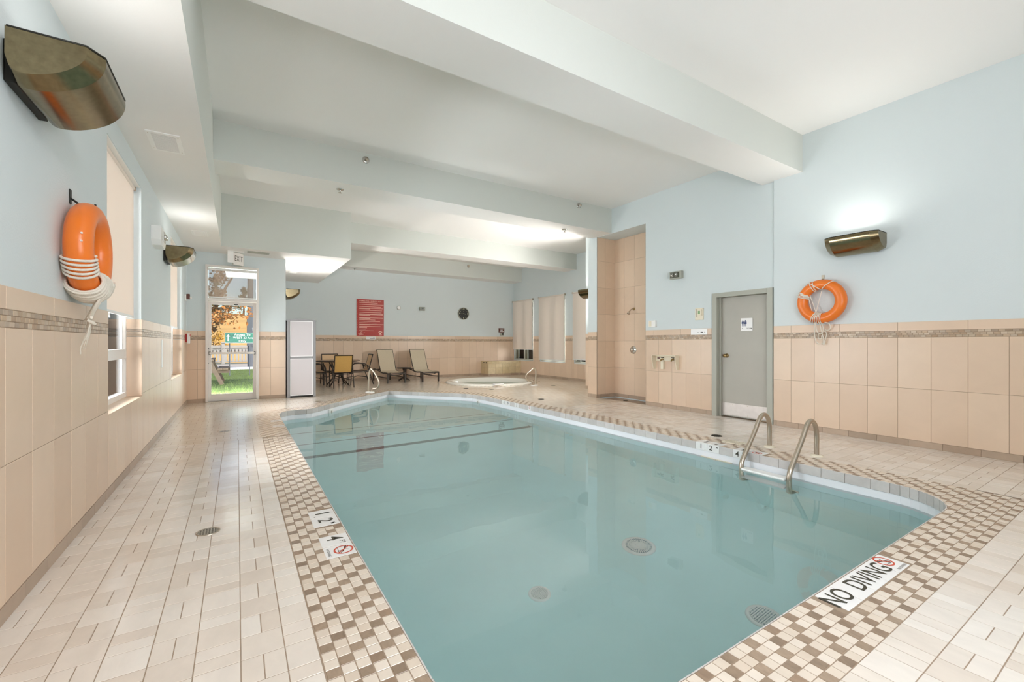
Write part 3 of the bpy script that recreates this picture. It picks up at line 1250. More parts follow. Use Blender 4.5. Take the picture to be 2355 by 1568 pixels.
WS = wall('wall_shower', [((7.47, 5.9, -.3), (7.6, 7.4, 3.66)), ((6.905, 7.335, -.3), (7.6, 7.62, TOP)), ((7.13, 5.76, -.3), (7.6, 5.955, 3.66)), ((7.125, 5.9, 3.641), (7.6, 7.4, 3.75)), ((7.6, 7.5, -.3), (8.2, 7.62, TOP))],
          'blue painted pillar beside a tan tiled shower alcove')
Ms = frame_in(7.465, -1)
rz = [(0.078, .68), (.6835, 1.287), (1.2905, 1.894), (1.8975, 2.50), (2.5035, 3.105), (3.1085, 3.638)]
wall_tiles(WS, Ms, [(a, z0, b, z1) for a, b in grid_spans(-7.33, -5.96, .305, -7.03) for z0, z1 in rz], 'walltile', 'tile')
wall_tiles(WS, Ms, [(a, 0.0, b, .0745) for a, b in grid_spans(-7.33, -5.96, .305, -6.9)], 'base', 'base_tile', t=.012)
Ms2 = frame((0, 7.33, 0), (1, 0, 0), (0, 0, 1), (0, -1, 0))
wall_tiles(WS, Ms2, [(a, z0, b, z1) for a, b in grid_spans(6.905, 7.455, .305, 7.155) for z0, z1 in rz], 'walltile', 'tile')
wall_tiles(WS, Ms2, [(a, 0.0, b, .0745) for a, b in grid_spans(6.905, 7.455, .305, 7.0)], 'base', 'base_tile', t=.012)
g = MB()
g.box((-7.33, 0, 0), (-5.96, 3.64, .0062), 0, frame_in(7.465, -1))
g.box((6.905, 0, 0), (7.465, 3.64, .0062), 0, Ms2)
g.link('grout', 'grout', WS)
Ms3 = frame_in(6.905, -1)
wainscot(WS, Ms3, -7.62, -7.33, -7.62, acc=False)

WA = wall('wall_alcove', [((8.08, 7.62, -.3), (9.5, 9.02, TOP))], 'pale blue wall end above tan tile beyond the shower')
wainscot(WA, frame_in(8.08, -1), -9.02, -7.62, -9.02, acc=False)

def opening_boxes(x0, x1, ya, yb, holes):
    out = []
    y = ya
    for h0, h1, z0, z1 in sorted(holes):
        out.append(((x0, y, -.3), (x1, h0, TOP)))
        out.append(((x0, h0, -.3), (x1, h1, z0)))
        out.append(((x0, h0, z1), (x1, h1, TOP)))
        y = h1
    out.append(((x0, y, -.3), (x1, yb, TOP)))
    return out
WINR = [(9.62, 11.12, .58, 2.85), (11.62, 13.05, .58, 2.85), (13.52, 14.84, .58, 2.85)]
WW = wall('wall_window', opening_boxes(XW, XW+.2, 9.0, 15.1, WINR), 'pale blue wall with three shaded windows by the hot tub')
wainscot(WW, frame_in(XW, -1), -14.92, -9.02, -14.92, acc=False, holes=[(-b-.02, -a+.02, .56, 3) for a, b, z0, z1 in WINR])

WF = wall('wall_far', [((0.9, YF, -.3), (9.7, YF+.2, TOP))], 'pale blue end wall above a tan tile band')
MF = frame((0, YF, 0), (1, 0, 0), (0, 0, 1), (0, -1, 0))
wainscot(WF, MF, 0.93, 9.47, 2.0, acc=False)

WE = wall('wall_exit', [((XL-.2, YE, -.3), (-.565, YE+.2, TOP)), ((-.565, YE, 2.89), (.405, YE+.2, TOP)), ((.405, YE, -.3), (.93, YE+.2, TOP)), ((.73, YE+.2, -.3), (.93, 15.1, TOP))],
          'pale blue wall around the glazed exit door')
ME = frame((0, YE, 0), (1, 0, 0), (0, 0, 1), (0, -1, 0))
wainscot(WE, ME, -.885, -.565, -.70, acc=False)
wainscot(WE, ME, .405, .93, .63, acc=False)
WN = wall('wall_near', [((-1.1, -1.8, -.3), (7.1, -1.6, TOP))], 'plain pale wall behind the viewer')

# ------------------------------------------------------------------ ceiling, soffits, beams
mb = MB()
mb.box((XL-.2, -1.8, 4.235), (9.7, 3.1, 4.5))
mb.box((XL-.2, 3.1, 4.175), (9.7, 15.1, 4.5))
struct(mb.link('ceiling', 'ceil'), 'white plastered ceiling between painted beams')

def two_tone(name, a, b, label):
    mb = MB()
    mb.box(a, b)
    mb.m[0] = 1     # underside white
    return struct(mb.link(name, ['beam', 'ceil']), label)
two_tone('beam', (-.3, 3.07, 3.702), (7.0, 3.66, 4.4), 'wide ceiling beam nearest the viewer')
two_tone('beam', (-.3, 6.90, 3.648), (6.96, 7.49, 4.4), 'ceiling beam ending above the shower alcove')
two_tone('beam', (2.1, 11.02, 3.67), (9.5, 11.6, 4.4), 'ceiling beam crossing above the hot tub')
two_tone('beam', (2.1, 14.3, 3.65), (9.5, 14.95, 4.4), 'ceiling beam against the far wall')
two_tone('ceiling_soffit', (XL-.1, -1.7, 3.145), (-.266, 11.2, 4.4), 'lowered white ceiling strip along the window wall')
two_tone('ceiling_bulkhead', (-.268, 10.235, 3.14), (2.17, 15.0, 4.4), 'boxed lower ceiling over the exit door and cabinet')

# ------------------------------------------------------------------ windows on the left
def left_window(name, y0, y1, label):
    o = struct(empty(name, (XL-.12, (y0+y1)/2, .667)), label)
    w = y1-y0
    def part(n, a, b, m, ch=.004):
        mb_ = MB()
        mb_.box(a, b, 0, None, ch)
        return mb_.link(n, m, o)
    hw = w/2
    part('window_frame', (-.06, -hw, 0), (-.0, -hw+.05, 2.26), 'vinyl')
    part('window_frame', (-.06, hw-.05, 0), (-.0, hw, 2.26), 'vinyl')
    part('window_frame', (-.06, -hw+.05, 0), (-.0, hw-.05, .055), 'vinyl')
    part('window_frame', (-.06, -hw+.05, 2.2), (-.0, hw-.05, 2.26), 'vinyl')
    part('transom_bar', (-.065, -hw+.05, .41), (.005, hw-.05, .51), 'vinyl')
    part('sash', (-.045, hw-.10, .055), (-.02, hw-.05, .41), 'vinyl')
    part('sash', (-.045, hw-.10, .51), (-.02, hw-.05, 2.2), 'vinyl')
    for z0, z1 in ((.05, .42), (.5, 2.21)):
        g_ = MB()
        g_.box((-.035, -hw+.04, z0), (-.029, hw-.04, z1))
        g_.link('pane', 'glass', o)
    return o
left_window('window_1', 4.69, 6.16, 'tall white framed window in the left wall nearest the viewer')
left_window('window_2', 8.64, 10.15, 'tall white framed window in the left wall nearest the exit')

def roller_blind(loc, rz, w, z0, z1, label, cat='blind', mat='blind', depth=.03, group=None):
    """fabric hangs in the local xz plane, facing -y"""
    o = tag(empty('roller_blind', loc, rz), label, cat, group)
    h = z1-z0
    f = MB()
    f.box((-w/2, -.002, .02), (w/2, .002, h-.02))
    f.link('fabric', mat, o)
    r_ = MB()
    r_.tube([(-w/2-.015, .012, h), (w/2+.015, .012, h)], .026, 14)
    r_.link('roller_tube', mat if mat != 'sheer' else 'white', o)
    hb = MB()
    hb.box((-w/2, -.006, 0), (w/2, .006, .028), 0, None, .003)
    hb.link('hem_bar', 'white', o)
    for sx in (-1, 1):
        b_ = MB()
        b_.box((sx*(w/2+.012), -.02, h-.03), (sx*(w/2+.02), .05, h+.035))
        b_.link('bracket', 'steel', o)
    return o
for y0, y1, lab in ((4.69, 6.16, 'cream roller blind three quarters down on the left window nearest the viewer'), (8.64, 10.15, 'cream roller blind on the left window nearest the exit door')):
    ob = roller_blind((XL-.055, (y0+y1)/2-.02, 1.505), PI/2, y1-y0-.09, 1.505, 2.90, lab)
    fs_ = MB()
    fs_.box((-(y1-y0)/2+.02, -.05, 1.41), ((y1-y0)/2-.02, .04, 1.424))
    fs_.link('fascia', 'white', ob)

# ------------------------------------------------------------------ exit door
D1 = struct(empty('door_1', (-.08, YE, 0)), 'white aluminium glazed exit door with a transom light')
def dpart(n, a, b, m, ch=.003, parent=D1):
    mb_ = MB()
    mb_.box(a, b, 0, None, ch)
    return mb_.link(n, m, parent)
hw = .485
dpart('door_frame', (-hw, -.03, 0), (-hw+.045, .12, 2.89), 'alu')
dpart('door_frame', (hw-.045, -.03, 0), (hw, .12, 2.89), 'alu')
dpart('door_frame', (-hw+.045, -.03, 2.845), (hw-.045, .12, 2.89), 'alu')
dpart('transom_rail', (-hw+.045, -.02, 2.13), (hw-.045, .1, 2.19), 'alu')
dpart('threshold', (-hw, -.06, 0), (hw, .14, .012), 'steel')
leaf = dpart('door_leaf', (-.438, .02, .015), (-.385, .065, 2.125), 'alu')
for a, b in (((.37, .02, .015), (.438, .065, 2.125)), ((-.385, .02, .015), (.37, .065, .16)), ((-.385, .02, 2.055), (.37, .065, 2.125))):
    dpart('door_rail', a, b, 'alu', .003, D1)
dpart('door_glass', (-.385, .04, .16), (.37, .046, 2.055), 'glass', 0)
dpart('transom_glass', (-.44, .05, 2.19), (.44, .056, 2.845), 'glass', 0)
pb = MB()
pb.box((-.42, -.05, 1.005), (.40, -.015, 1.05), 0, None, .006)
pbo = pb.link('push_bar', 'alu', D1)
for x in (-.425, .385):
    b_ = MB()
    b_.box((x, -.045, .995), (x+.03, .02, 1.06), 0, None, .004)
    b_.link('bar_bracket', 'darkmetal', pbo)
for z in (.82, 1.13):
    b_ = MB()
    b_.lathe([(.008, 0), (.008, .006), (0, .007)], 10, 0, frame((-.43, .02, z), (1, 0, 0), (0, 0, 1), (0, -1, 0)))
    b_.link('screw', 'darkmetal', D1)
cl = MB()
cl.box((.02, -.005, 2.06), (.09, .02, 2.075))
cl.link('closer_clip', 'darkmetal', D1)
st = MB()
st.box((-.365, .034, 1.09), (-.16, .039, 1.15))
st.box((-.355, .0335, 1.128), (-.215, .034, 1.137), 1)
st.box((-.31, .0335, 1.108), (-.25, .034, 1.117), 1)
st.link('sticker', ['signwhite', 'ink'], D1)
rb = roller_blind((-.08, YE-.012, 2.195), 0, .86, 2.195, 2.80, 'sheer tan roller blind across the window above the exit door', mat='sheer')

# ------------------------------------------------------------------ restroom door
D2 = struct(empty('door_2', (XD, 3.995, 0)), 'grey steel restroom door with a kick plate')
# local: y along the wall, opening y -.475..+.49 (far jamb at +)
def d2(n, a, b, m, ch=.003):
    return dpart(n, a, b, m, ch, D2)
d2('door_frame', (-.035, .415, 0), (.15, .505, 2.09), 'framegrey')
d2('door_frame', (-.035, -.5, 0), (.15, -.415, 2.09), 'framegrey')
d2('door_frame', (-.035, -.415, 2.015), (.15, .415, 2.09), 'framegrey')
d2('door_stop', (.04, .385, 0), (.15, .415, 2.015), 'framegrey')
lf = d2('door_leaf', (.085, -.412, .012), (.13, .385, 2.012), 'doorgrey')
d2('kick_plate', (.081, -.405, .03), (.086, .378, .235), 'kick', .001)
for y in (-.3, -.05, .2):
    for z in (.055, .21):
        b_ = MB()
        b_.lathe([(.006, 0), (.004, .002), (0, .002)], 8, 0, frame((.081, y, z), (0, -1, 0), (0, 0, 1), (-1, 0, 0)))
        b_.link('screw', 'steel', D2)
kn = MB()
Mk = frame((.085, .305, 1.03), (0, -1, 0), (0, 0, 1), (-1, 0, 0))
kn.lathe([(.034, 0), (.034, .008), (.014, .014), (.012, .04), (.027, .05), (.031, .065), (.024, .082), (0, .088)], 24, 0, Mk)
kn.link('door_knob', 'brass', D2)
sp_ = MB()
sp_.box((.086, .386, .95), (.12, .39, 1.11))
sp_.link('strike_plate', 'darkmetal', D2)

# ------------------------------------------------------------------ right windows and blinds
RB_LAB = {0: 'tan roller blind at the right, half hidden behind the shower wall', 1: 'tan roller blind on the middle window of three by the hot tub', 2: 'short tan roller blind nearest the far wall, panes showing below it'}
for i, (y0, y1, z0, z1) in enumerate(WINR):
    o = struct(empty('window_%d' % (i+3), (XW+.1, (y0+y1)/2, z0)), 'grey framed window behind a tan blind')
    h2 = (y1-y0)/2
    H = z1-z0
    for n, a, b in (('window_frame', (-.08, -h2, 0), (.03, h2, .05)), ('window_frame', (-.08, -h2, H-.05), (.03, h2, H)), ('window_frame', (-.08, -h2, .05), (.03, -h2+.05, H-.05)),
                    ('window_frame', (-.08, h2-.05, .05), (.03, h2, H-.05)), ('mullion', (-.05, -.04, .05), (.02, .04, H-.05)), ('sash', (-.04, h2-.22, .05), (.01, h2-.05, H-.05)), ('sash', (-.04, -.2, .05), (.01, -.04, H-.05))):
        mb_ = MB()
        mb_.box(a, b, 0, None, .004)
        mb_.link(n, 'darkframe' if n == 'sash' else 'framegrey', o)
    g_ = MB()
    g_.box((-.012, -h2+.04, .04), (-.006, h2-.04, H-.04))
    g_.link('pane', 'glass', o)
    zb = (.69, .635, .985)[i]
    roller_blind((XW-.055, (y0+y1)/2, zb), -PI/2, y1-y0+.06, zb, 2.90, RB_LAB[i])

# ------------------------------------------------------------------ wall sconces
def sconce_proto():
    o = empty('wall_sconce')
    prof = [(.345, 0), (.345, -.045), (.325, -.10), (.27, -.16), (.19, -.205), (.11, -.225), (.055, -.215), (.035, -.15)]
    prof2 = [(.295, 0), (.295, -.04), (.275, -.085), (.225, -.135), (.16, -.172), (.10, -.188), (.055, -.18), (.035, -.12)]
    st_ = [(-.285, prof2), (-.215, prof), (.215, prof), (.285, prof2)]
    prof, prof2 = [[(q.x, q.y) for q in smooth([(y, z, 0) for y, z in p], 3)] for p in (prof, prof2)]
    s_ = MB()
    st_ = [(-.285, prof2), (-.215, prof), (.215, prof), (.285, prof2)]
    k = len(prof)
    V = [(x, y, z) for x, p in st_ for y, z in p]
    F = []
    for i in range(3):
        for j in range(k-1):
            F.append((i*k+j, i*k+j+1, (i+1)*k+j+1, (i+1)*k+j))
    s_.add(V, F)
    for i, rev in ((0, True), (3, False)):
        x, p = st_[i]
        cap = [(x, y, z) for y, z in p]+[(x, .035, 0)]
        idx = tuple(range(len(cap)))
        s_.add(cap, (tuple(reversed(idx)) if not rev else idx,))
    sh = s_.link('shade', 'bronze', o)
    bm_ = bmesh.new()
    bm_.from_mesh(sh.data)
    bmesh.ops.remove_doubles(bm_, verts=bm_.verts, dist=1e-5)
    bmesh.ops.recalc_face_normals(bm_, faces=bm_.faces)
    for f in bm_.faces:
        f.smooth = len(f.verts) <= 4
    for e in bm_.edges:
        e.smooth = not (any(len(f.verts) > 4 for f in e.link_faces) or (len(e.link_faces) == 2 and e.calc_face_angle(0) > .42))
    bm_.to_mesh(sh.data)
    bm_.free()
    md = sh.modifiers.new('thickness', 'SOLIDIFY')
    md.thickness = .004
    md.offset = 0
    rim = MB()
    rim.tube([(-.285, .04, 0), (-.285, .295, 0), (-.215, .345, 0), (.215, .345, 0), (.285, .295, 0), (.285, .04, 0)], .005, 6)
    rim.link('rim', 'darkmetal', o)
    bp = MB()
    bp.box((-.19, 0, -.2), (.19, .04, -.01), 0, None, .006)
    bp.link('back_plate', 'darkmetal', o)
    bl = MB()
    for i in range(6):
        bl.box((-.235, .008, -.035-.03*i), (-.19, .05, -.02-.03*i), 0, None, .003)
    bl.box((-.225, .0, -.2), (-.18, .035, -.015))
    bl.link('cooling_fins', 'darkmetal', o)
    lt_ = MB()
    lt_.tube([(-.17, .17, -.07), (.17, .17, -.07)], .016, 10)
    lt_.link('lamp_tube', 'lampglow', o)
    return o
P_ = sconce_proto()
SC = [((XL, 3.045, 2.615), -PI/2, 'bronze wall sconce high on the left wall, nearest the viewer', .07),
      ((XL, 8.03, 2.615), -PI/2, 'bronze wall sconce beside the emergency light on the left wall', .085),
      ((XR, 2.385, 2.615), PI/2, 'bronze wall sconce glowing above the life ring on the right wall', .27),
      ((0.93, 11.75, 2.52), -PI/2, 'bronze wall sconce peeking out above the grey cabinet', 1.1),
      ((8.08, 8.72, 2.66), PI/2, 'dark wall sconce half hidden by the shower pillar', .3)]
for i, (loc, rz_, lab, k) in enumerate(SC):
    o = P_ if i == 0 else copy_tree(P_)
    o.location = loc
    o.rotation_euler = (0, 0, rz_)
    tag(o, lab, 'wall lamp')
    for ch in list(o.children):
        pass
for i, (loc, rz_, lab, k) in enumerate(SC):
    n = Vector((1, 0, 0)) if rz_ < 0 else Vector((-1, 0, 0))
    p = Vector(loc)+n*.17+Vector((0, 0, -.06))
    col = (1.0, 0.99, 0.96) if i < 2 else (1.0, 0.97, 0.91)
    area('sconce_light', p, (n.x*1.0, 0, 1), .38, .1, SCONCE_POWER*k, col)

# ------------------------------------------------------------------ life rings
def torus(mb, M, R, r, n=48, k=20, m=0):
    V, F = [], []
    for i in range(n):
        a = 2*PI*i/n
        for j in range(k):
            b = 2*PI*j/k
            V.append(M @ Vector(((R+r*math.cos(b))*math.cos(a), (R+r*math.cos(b))*math.sin(a), r*math.sin(b))))
    for i in range(n):
        for j in range(k):
            F.append((i*k+j, ((i+1) % n)*k+j, ((i+1) % n)*k+(j+1) % k, i*k+(j+1) % k))
    mb.add(V, F, m, True)

def tor_pt(R, r, a, b):
    return Vector(((R+r*math.cos(b))*math.cos(a), (R+r*math.cos(b))*math.sin(a), r*math.sin(b)))

def life_ring(loc, rz, label):
    """ring in a local frame: x along the wall (to the right seen from the room), z up, y into the wall"""
    o = tag(empty('life_ring', loc, rz), label, 'life ring')
    M = frame((0, -.088, 0), (1, 0, 0), (0, 0, 1), (0, -1, 0))
    mb = MB()
    torus(mb, M, .233, .068)
    mb.link('ring', 'orange', o)
    return o, M

def wraps(M, R, r, a0, a1, turns, rr, jitter=0.0, n=22, seed=1):
    rnd = random.Random(seed)
    pts = []
    tot = int(turns*n)
    for i in range(tot+1):
        t = i/tot
        a = a0+(a1-a0)*t+jitter*math.sin(i*2.1+seed)*0.3
        b = 2*PI*turns*t+seed
        e = r+rr*(0.9+0.9*jitter*10*(0.5+0.5*math.sin(i*1.3+seed)))
        pts.append(M @ tor_pt(R, e, a, b))
    return pts

# left ring, wound with many turns of white line. Seen from the room its right-hand side is the far side.
o, M = life_ring((XL, 3.79, 1.825), PI/2, 'orange life ring bundled in white rope on the left wall')
mb = MB()
mb.tube(wraps(M, .233, .068, math.radians(196), math.radians(222), 5, .0085, seed=2), .0078, 8)
mb.link('rope_wrap', 'rope', o)
mb = MB()
for sd, a0, a1, tn in ((3, 236, 300, 9), (5, 240, 296, 8), (8, 250, 306, 7)):
    mb.tube(wraps(M, .233, .074+.004*(sd % 3), math.radians(a0), math.radians(a1), tn, .010, .02, seed=sd), .0085, 8)
mb.link('rope_bundle', 'rope', o)
mb = MB()
for k, (x0, x1, z1) in enumerate(((-.06, -.005, -.43), (-.045, .012, -.45), (-.02, .0, -.44))):
    mb.tube(smooth([(x0, -.15, -.30), (x0+.01, -.12, -.36), (x1, -.09, z1+.02), (x1+.006*k, -.08, z1)], 6), .008, 8)
mb.tube(smooth([(-.02, -.10, -.42), (.025, -.07, -.43), (.03, -.10, -.455), (-.01, -.11, -.46), (-.012, -.08, -.44)], 6), .0095, 8)
for k in range(5):
    mb.tube(smooth([(.0, -.09, -.46), (-.01+.012*k, -.08, -.52), (-.035+.022*k, -.06, -.60-.02*(k % 2))], 5), .004, 6, radii=[.0065*(1-.85*i/10) for i in range(11)])
mb.tube(smooth([(0.0, -.09, -.46), (.0, -.07, -.53), (-.015, -.05, -.61), (-.02, -.05, -.655)], 5), .003, 6)
mb.tube(smooth([(.20, -.11, -.16), (.215, -.08, -.28), (.19, -.05, -.38), (.12, -.04, -.44)], 6), .007, 8)
mb.link('rope_tail', 'rope', o)
for dz in (.03, -.005):
    mb = MB()
    p = M @ tor_pt(.233, .069, math.radians(176-dz*260), .35)
    mb.tube([p, p+Vector((-.002, -.006, 0))], .006, 8)
    mb.link('rivet', 'white', o)

o2, M = life_ring((XR, 2.795, 1.815), -PI/2, 'orange life ring with loose white rope loops on the right wall')
for a0, a1, tn, sd in ((150, 166, 4, 4), (108, 124, 2, 1), (246, 276, 6, 6)):
    mb = MB()
    mb.tube(wraps(M, .233, .068, math.radians(a0), math.radians(a1), tn, .007, seed=sd), .0058, 8)
    mb.link('rope_wrap', 'rope', o2)
mb = MB()
# grab line over the top, the three strands across the opening
def tp(a, b, e=.075):
    return M @ tor_pt(.233, e, math.radians(a), b)
mb.tube(smooth([tp(122, .3), tp(112, 1.2), tp(96, 2.4), tp(85, 2.7), tp(72, 1.9), tp(62, .9), tp(58, 0)], 6), .0058, 8)
mb.tube([(.01, -.09, .165), (-.06, -.10, -.15)], .0052, 8)
mb.tube([(-.14, -.10, .11), (-.06, -.10, -.15)], .0052, 8)
mb.tube([(-.16, -.10, .09), (-.11, -.10, -.14)], .0052, 8)
# knot at the upper left
mb.tube(smooth([(-.245, -.13, .10), (-.22, -.15, .12), (-.19, -.15, .09), (-.16, -.13, .085), (-.15, -.11, .06)], 6), .013, 8)
# hanging loops
mb.tube(smooth([(-.06, -.15, -.22), (-.075, -.10, -.34), (-.095, -.06, -.46), (-.08, -.04, -.56), (-.02, -.04, -.585), (.015, -.05, -.55), (.0, -.06, -.45), (-.02, -.10, -.30), (-.03, -.15, -.20)], 7), .0058, 8)
mb.tube(smooth([(-.05, -.15, -.2), (-.06, -.11, -.32), (-.05, -.08, -.42), (-.01, -.06, -.44), (.02, -.08, -.38), (.01, -.12, -.28), (.0, -.15, -.2)], 7), .0058, 8)
mb.tube(smooth([(-.02, -.15, -.2), (-.005, -.11, -.34), (.01, -.06, -.5), (.012, -.05, -.6), (.03, -.05, -.54), (.045, -.05, -.44), (.03, -.08, -.4)], 7), .0058, 8)
mb.tube(smooth([(-.03, -.08, -.44), (-.055, -.05, -.47), (-.05, -.05, -.51), (-.015, -.05, -.51), (-.01, -.06, -.47)], 7), .0058, 8)
mb.tube(smooth([(.05, -.12, -.29), (.09, -.08, -.31), (.095, -.05, -.37), (.05, -.04, -.4), (.025, -.05, -.38)], 7), .0075, 8)
mb.link('rope_loops', 'rope', o2)
for (loc, rz_, lab) in (((XL, 3.77, 2.155), PI/2, 'black wall hook above the left life ring'), ((XR, 2.81, 2.14), -PI/2, 'pale wall hook above the right life ring')):
    h = tag(empty('wall_hook', loc, rz_), lab, 'hook')
    mb = MB()
    mb.box((-.018, -.006, -.045), (.018, 0, .045), 0, None, .002)
    mb.link('plate', 'darkmetal' if loc[0] < 0 else 'steel', h)
    mb = MB()
    mb.tube(smooth([(0, -.004, -.01), (0, -.03, -.03), (0, -.075, -.07), (0, -.1, -.07), (0, -.12, -.03)], 5), .006, 8)
    mb.link('hook', 'darkmetal', h)

# ------------------------------------------------------------------ emergency lights, exit sign, alarms
def wallthing(name, x, y, z, face, label, cat, group=None):
    rz_ = {'+x': PI/2, '-x': -PI/2, '-y': 0.0}[face]
    # local: -y is out of the wall
    return tag(empty(name, (x, y, z), rz_), label, cat, group)
# on the left wall the room is towards +x, so local -y must turn to +x: rotation +90
def part(o, n, m, fn):
    mb = MB()
    fn(mb)
    return mb.link(n, m, o)

o = wallthing('emergency_light', XL, 7.0, 2.57, '+x', 'pale emergency light unit left of the sconce on the left wall', 'emergency light')
part(o, 'housing', 'white', lambda b: b.prism([(-.21, .105), (.21, .105), (.21, -.06), (.16, -.125), (-.16, -.125), (-.21, -.06)], 0, .095, 0, frame((0, 0, 0), (1, 0, 0), (0, 0, 1), (0, -1, 0))))
for x in (-.14, -.08):
    part(o, 'knockout', 'framegrey', lambda b, x=x: ring_geo(b, frame((x+.03, -.0965, 0), (0, 0, 1), (1, 0, 0), (0, -1, 0)), .018, .022, (x+.11)*.8, 0, 16))
hd = part(o, 'lamp_recess', 'chrome', lambda b: b.box((.02, -.1, -.05), (.17, -.094, .085), 0, None, .002))
for x in (.055, .13):
    part(o, 'lamp_head', 'chrome', lambda b, x=x: b.lathe([(.03, 0), (.034, .02), (.02, .03), (0, .034)], 16, 0, frame((x, -.098, .02), (1, 0, 0), (0, 0, 1), (0, -1, 0))))

def eml_box(loc, face, w, h, label):
    o = wallthing('emergency_light', *loc, face, label, 'emergency light')
    part(o, 'housing', 'framegrey', lambda b: b.box((-w/2, -.08, -h/2), (w/2, 0, h/2), 0, None, .012))
    part(o, 'lens_recess', 'darkframe', lambda b: b.box((-w*.42, -.086, -h*.36), (w*.36, -.078, h*.36), 0, None, .004))
    for x in (-w*.2, w*.14):
        part(o, 'lamp_head', 'chrome', lambda b, x=x: b.lathe([(.03, 0), (.036, .02), (.026, .036), (0, .042)], 16, 0, frame((x, -.085, .0), (1, 0, 0), (0, 0, 1), (0, -1, 0))))
    part(o, 'clear_cover', 'glass', lambda b: b.box((-w*.45, -.14, -h*.4), (w*.4, -.136, h*.4)))
    return o
eml_box((XD, 5.205, 2.5), '-x', .25, .14, 'grey twin lamp emergency light on the wall above the thermostat')
eml_box((5.59, YF, 2.465), '-y', .2, .13, 'small grey twin lamp emergency light between rules sign and clock')

o = tag(empty('exit_sign', (-.07, 10.66, 3.14)), 'grey angled EXIT sign hanging above the glazed door', 'exit sign')
part(o, 'canopy', 'white', lambda b: b.box((-.1, -.04, -.015), (.19, .15, 0), 0, None, .003))
part(o, 'side_plate', 'white', lambda b: b.box((-.1, -.04, -.245), (.005, -.015, -.015), 0, None, .003))
Mx = frame((.09, .055, -.15), (.75, .66, 0), (0, 0, 1), (.66, -.75, 0))
part(o, 'housing', 'framegrey', lambda b: b.box((-.125, -.135, -.035), (.125, .13, .0), 0, Mx, .003))
fc = part(o, 'face', 'alu', lambda b: b.box((-.115, -.125, 0), (.115, .12, .004), 0, Mx))
part(o, 'lettering', 'ink', lambda b: put_text(b, 'EXIT', Mx @ Matrix.Translation((0, 0, .0055)), .155, .6, .004))

o = wallthing('alarm_strobe', XL, 10.78, 2.155, '+x', 'brown and white alarm strobe on the left wall by the exit door', 'alarm')
part(o, 'back_box', 'white', lambda b: b.box((-.06, -.03, -.075), (.06, 0, .05), 0, None, .006))
part(o, 'horn', 'maroon', lambda b: b.box((-.055, -.085, -.04), (.055, -.03, .065), 0, None, .012))
part(o, 'strobe_lens', 'white', lambda b: b.box((-.03, -.115, -.03), (.03, -.085, .01), 0, None, .006))
o = wallthing('fire_pull_station', XL, 10.78, 1.335, '+x', 'red and white fire pull station on the left wall by the exit door', 'alarm')
part(o, 'back_box', 'alarmred', lambda b: b.box((-.055, -.045, -.08), (.055, 0, .09), 0, None, .004))
part(o, 'cover', 'white', lambda b: b.box((-.065, -.085, -.1), (.065, -.045, .1), 0, None, .006))
part(o, 'handle', 'alarmred', lambda b: b.box((-.04, -.092, .04), (.04, -.084, .085), 0, None, .003))
o = wallthing('thermometer_strip', XL+.009, 7.6, 1.10, '+x', 'narrow pale strip fixed to the left wall tiles between the windows', 'strip')
part(o, 'strip', 'white', lambda b: b.box((-.06, -.006, -.19), (.06, 0, .19), 0, None, .002))

o = wallthing('thermostat', XD, 4.75, 1.755, '-x', 'cream thermostat with a small green display by the restroom door', 'thermostat')
part(o, 'base', 'offwhite', lambda b: b.box((-.08, -.022, -.105), (.08, 0, .105), 0, None, .006))
part(o, 'front_cover', 'offwhite', lambda b: b.box((-.03, -.04, -.03), (.06, -.02, .08), 0, None, .004))
part(o, 'display', 'lcd', lambda b: b.box((-.008, -.042, .0), (.03, -.0395, .055)))
part(o, 'slot', 'wood', lambda b: b.box((-.05, -.0235, -.045), (-.038, -.021, .09)))
for x in (-.068, .068):
    for z in (-.092, .092):
        part(o, 'screw', 'steel', lambda b, x=x, z=z: b.lathe([(.005, 0), (.004, .002), (0, .002)], 8, 0, frame((x, -.022, z), (1, 0, 0), (0, 0, 1), (0, -1, 0))))
o = wallthing('wall_switch', XD, 5.765, 1.62, '-x', 'square white wall switch box next to the shower alcove', 'switch')
part(o, 'box', 'white', lambda b: b.box((-.085, -.05, -.065), (.085, 0, .065), 0, None, .006))
part(o, 'rocker', 'offwhite', lambda b: b.box((-.07, -.056, -.05), (-.01, -.048, .05), 0, None, .003))
o = wallthing('label_plate', XD-.009, 4.76, 1.44, '-x', 'blank white label plate on the tile edge by the restroom door', 'sign')
part(o, 'plate', 'signwhite', lambda b: b.box((-.16, -.006, -.05), (.16, 0, .05), 0, None, .001))
part(o, 'lettering', 'ink', lambda b: (b.box((-.02, -.0066, -.012), (-.008, -.0062, -.002)), b.box((.035, -.0066, -.014), (.085, -.0062, .0)), b.box((.11, -.0066, -.014), (.125, -.0062, 0))))

o = wallthing('washer_valve_box', XD-.009, 5.44, .88, '-x', 'cream open plumbing box with two brass taps on the tiles', 'plumbing box')
Mv = frame((0, 0, 0), (1, 0, 0), (0, 0, 1), (0, -1, 0))
part(o, 'back_plate', 'offwhite', lambda b: (b.box((-.26, -.008, .02), (.26, 0, .125)), b.box((-.05, -.012, .05), (.2, -.008, .075))))
part(o, 'hood', 'offwhite', lambda b: b.box((-.27, -.115, .122), (.27, 0, .134), 0, None, .004))
for x in (-.27, .258):
    part(o, 'side_panel', 'offwhite', lambda b, x=x: b.prism([(0, .125), (.115, .125), (.115, .04), (.07, -.135), (0, -.135)], x, x+.012, 0, frame((0, 0, 0), (0, -1, 0), (0, 0, 1), (-1, 0, 0)) @ Matrix.Scale(-1, 4, (0, 0, 1))))
part(o, 'drain_post', 'offwhite', lambda b: b.box((-.11, -.05, -.135), (-.05, 0, .03), 0, None, .004))
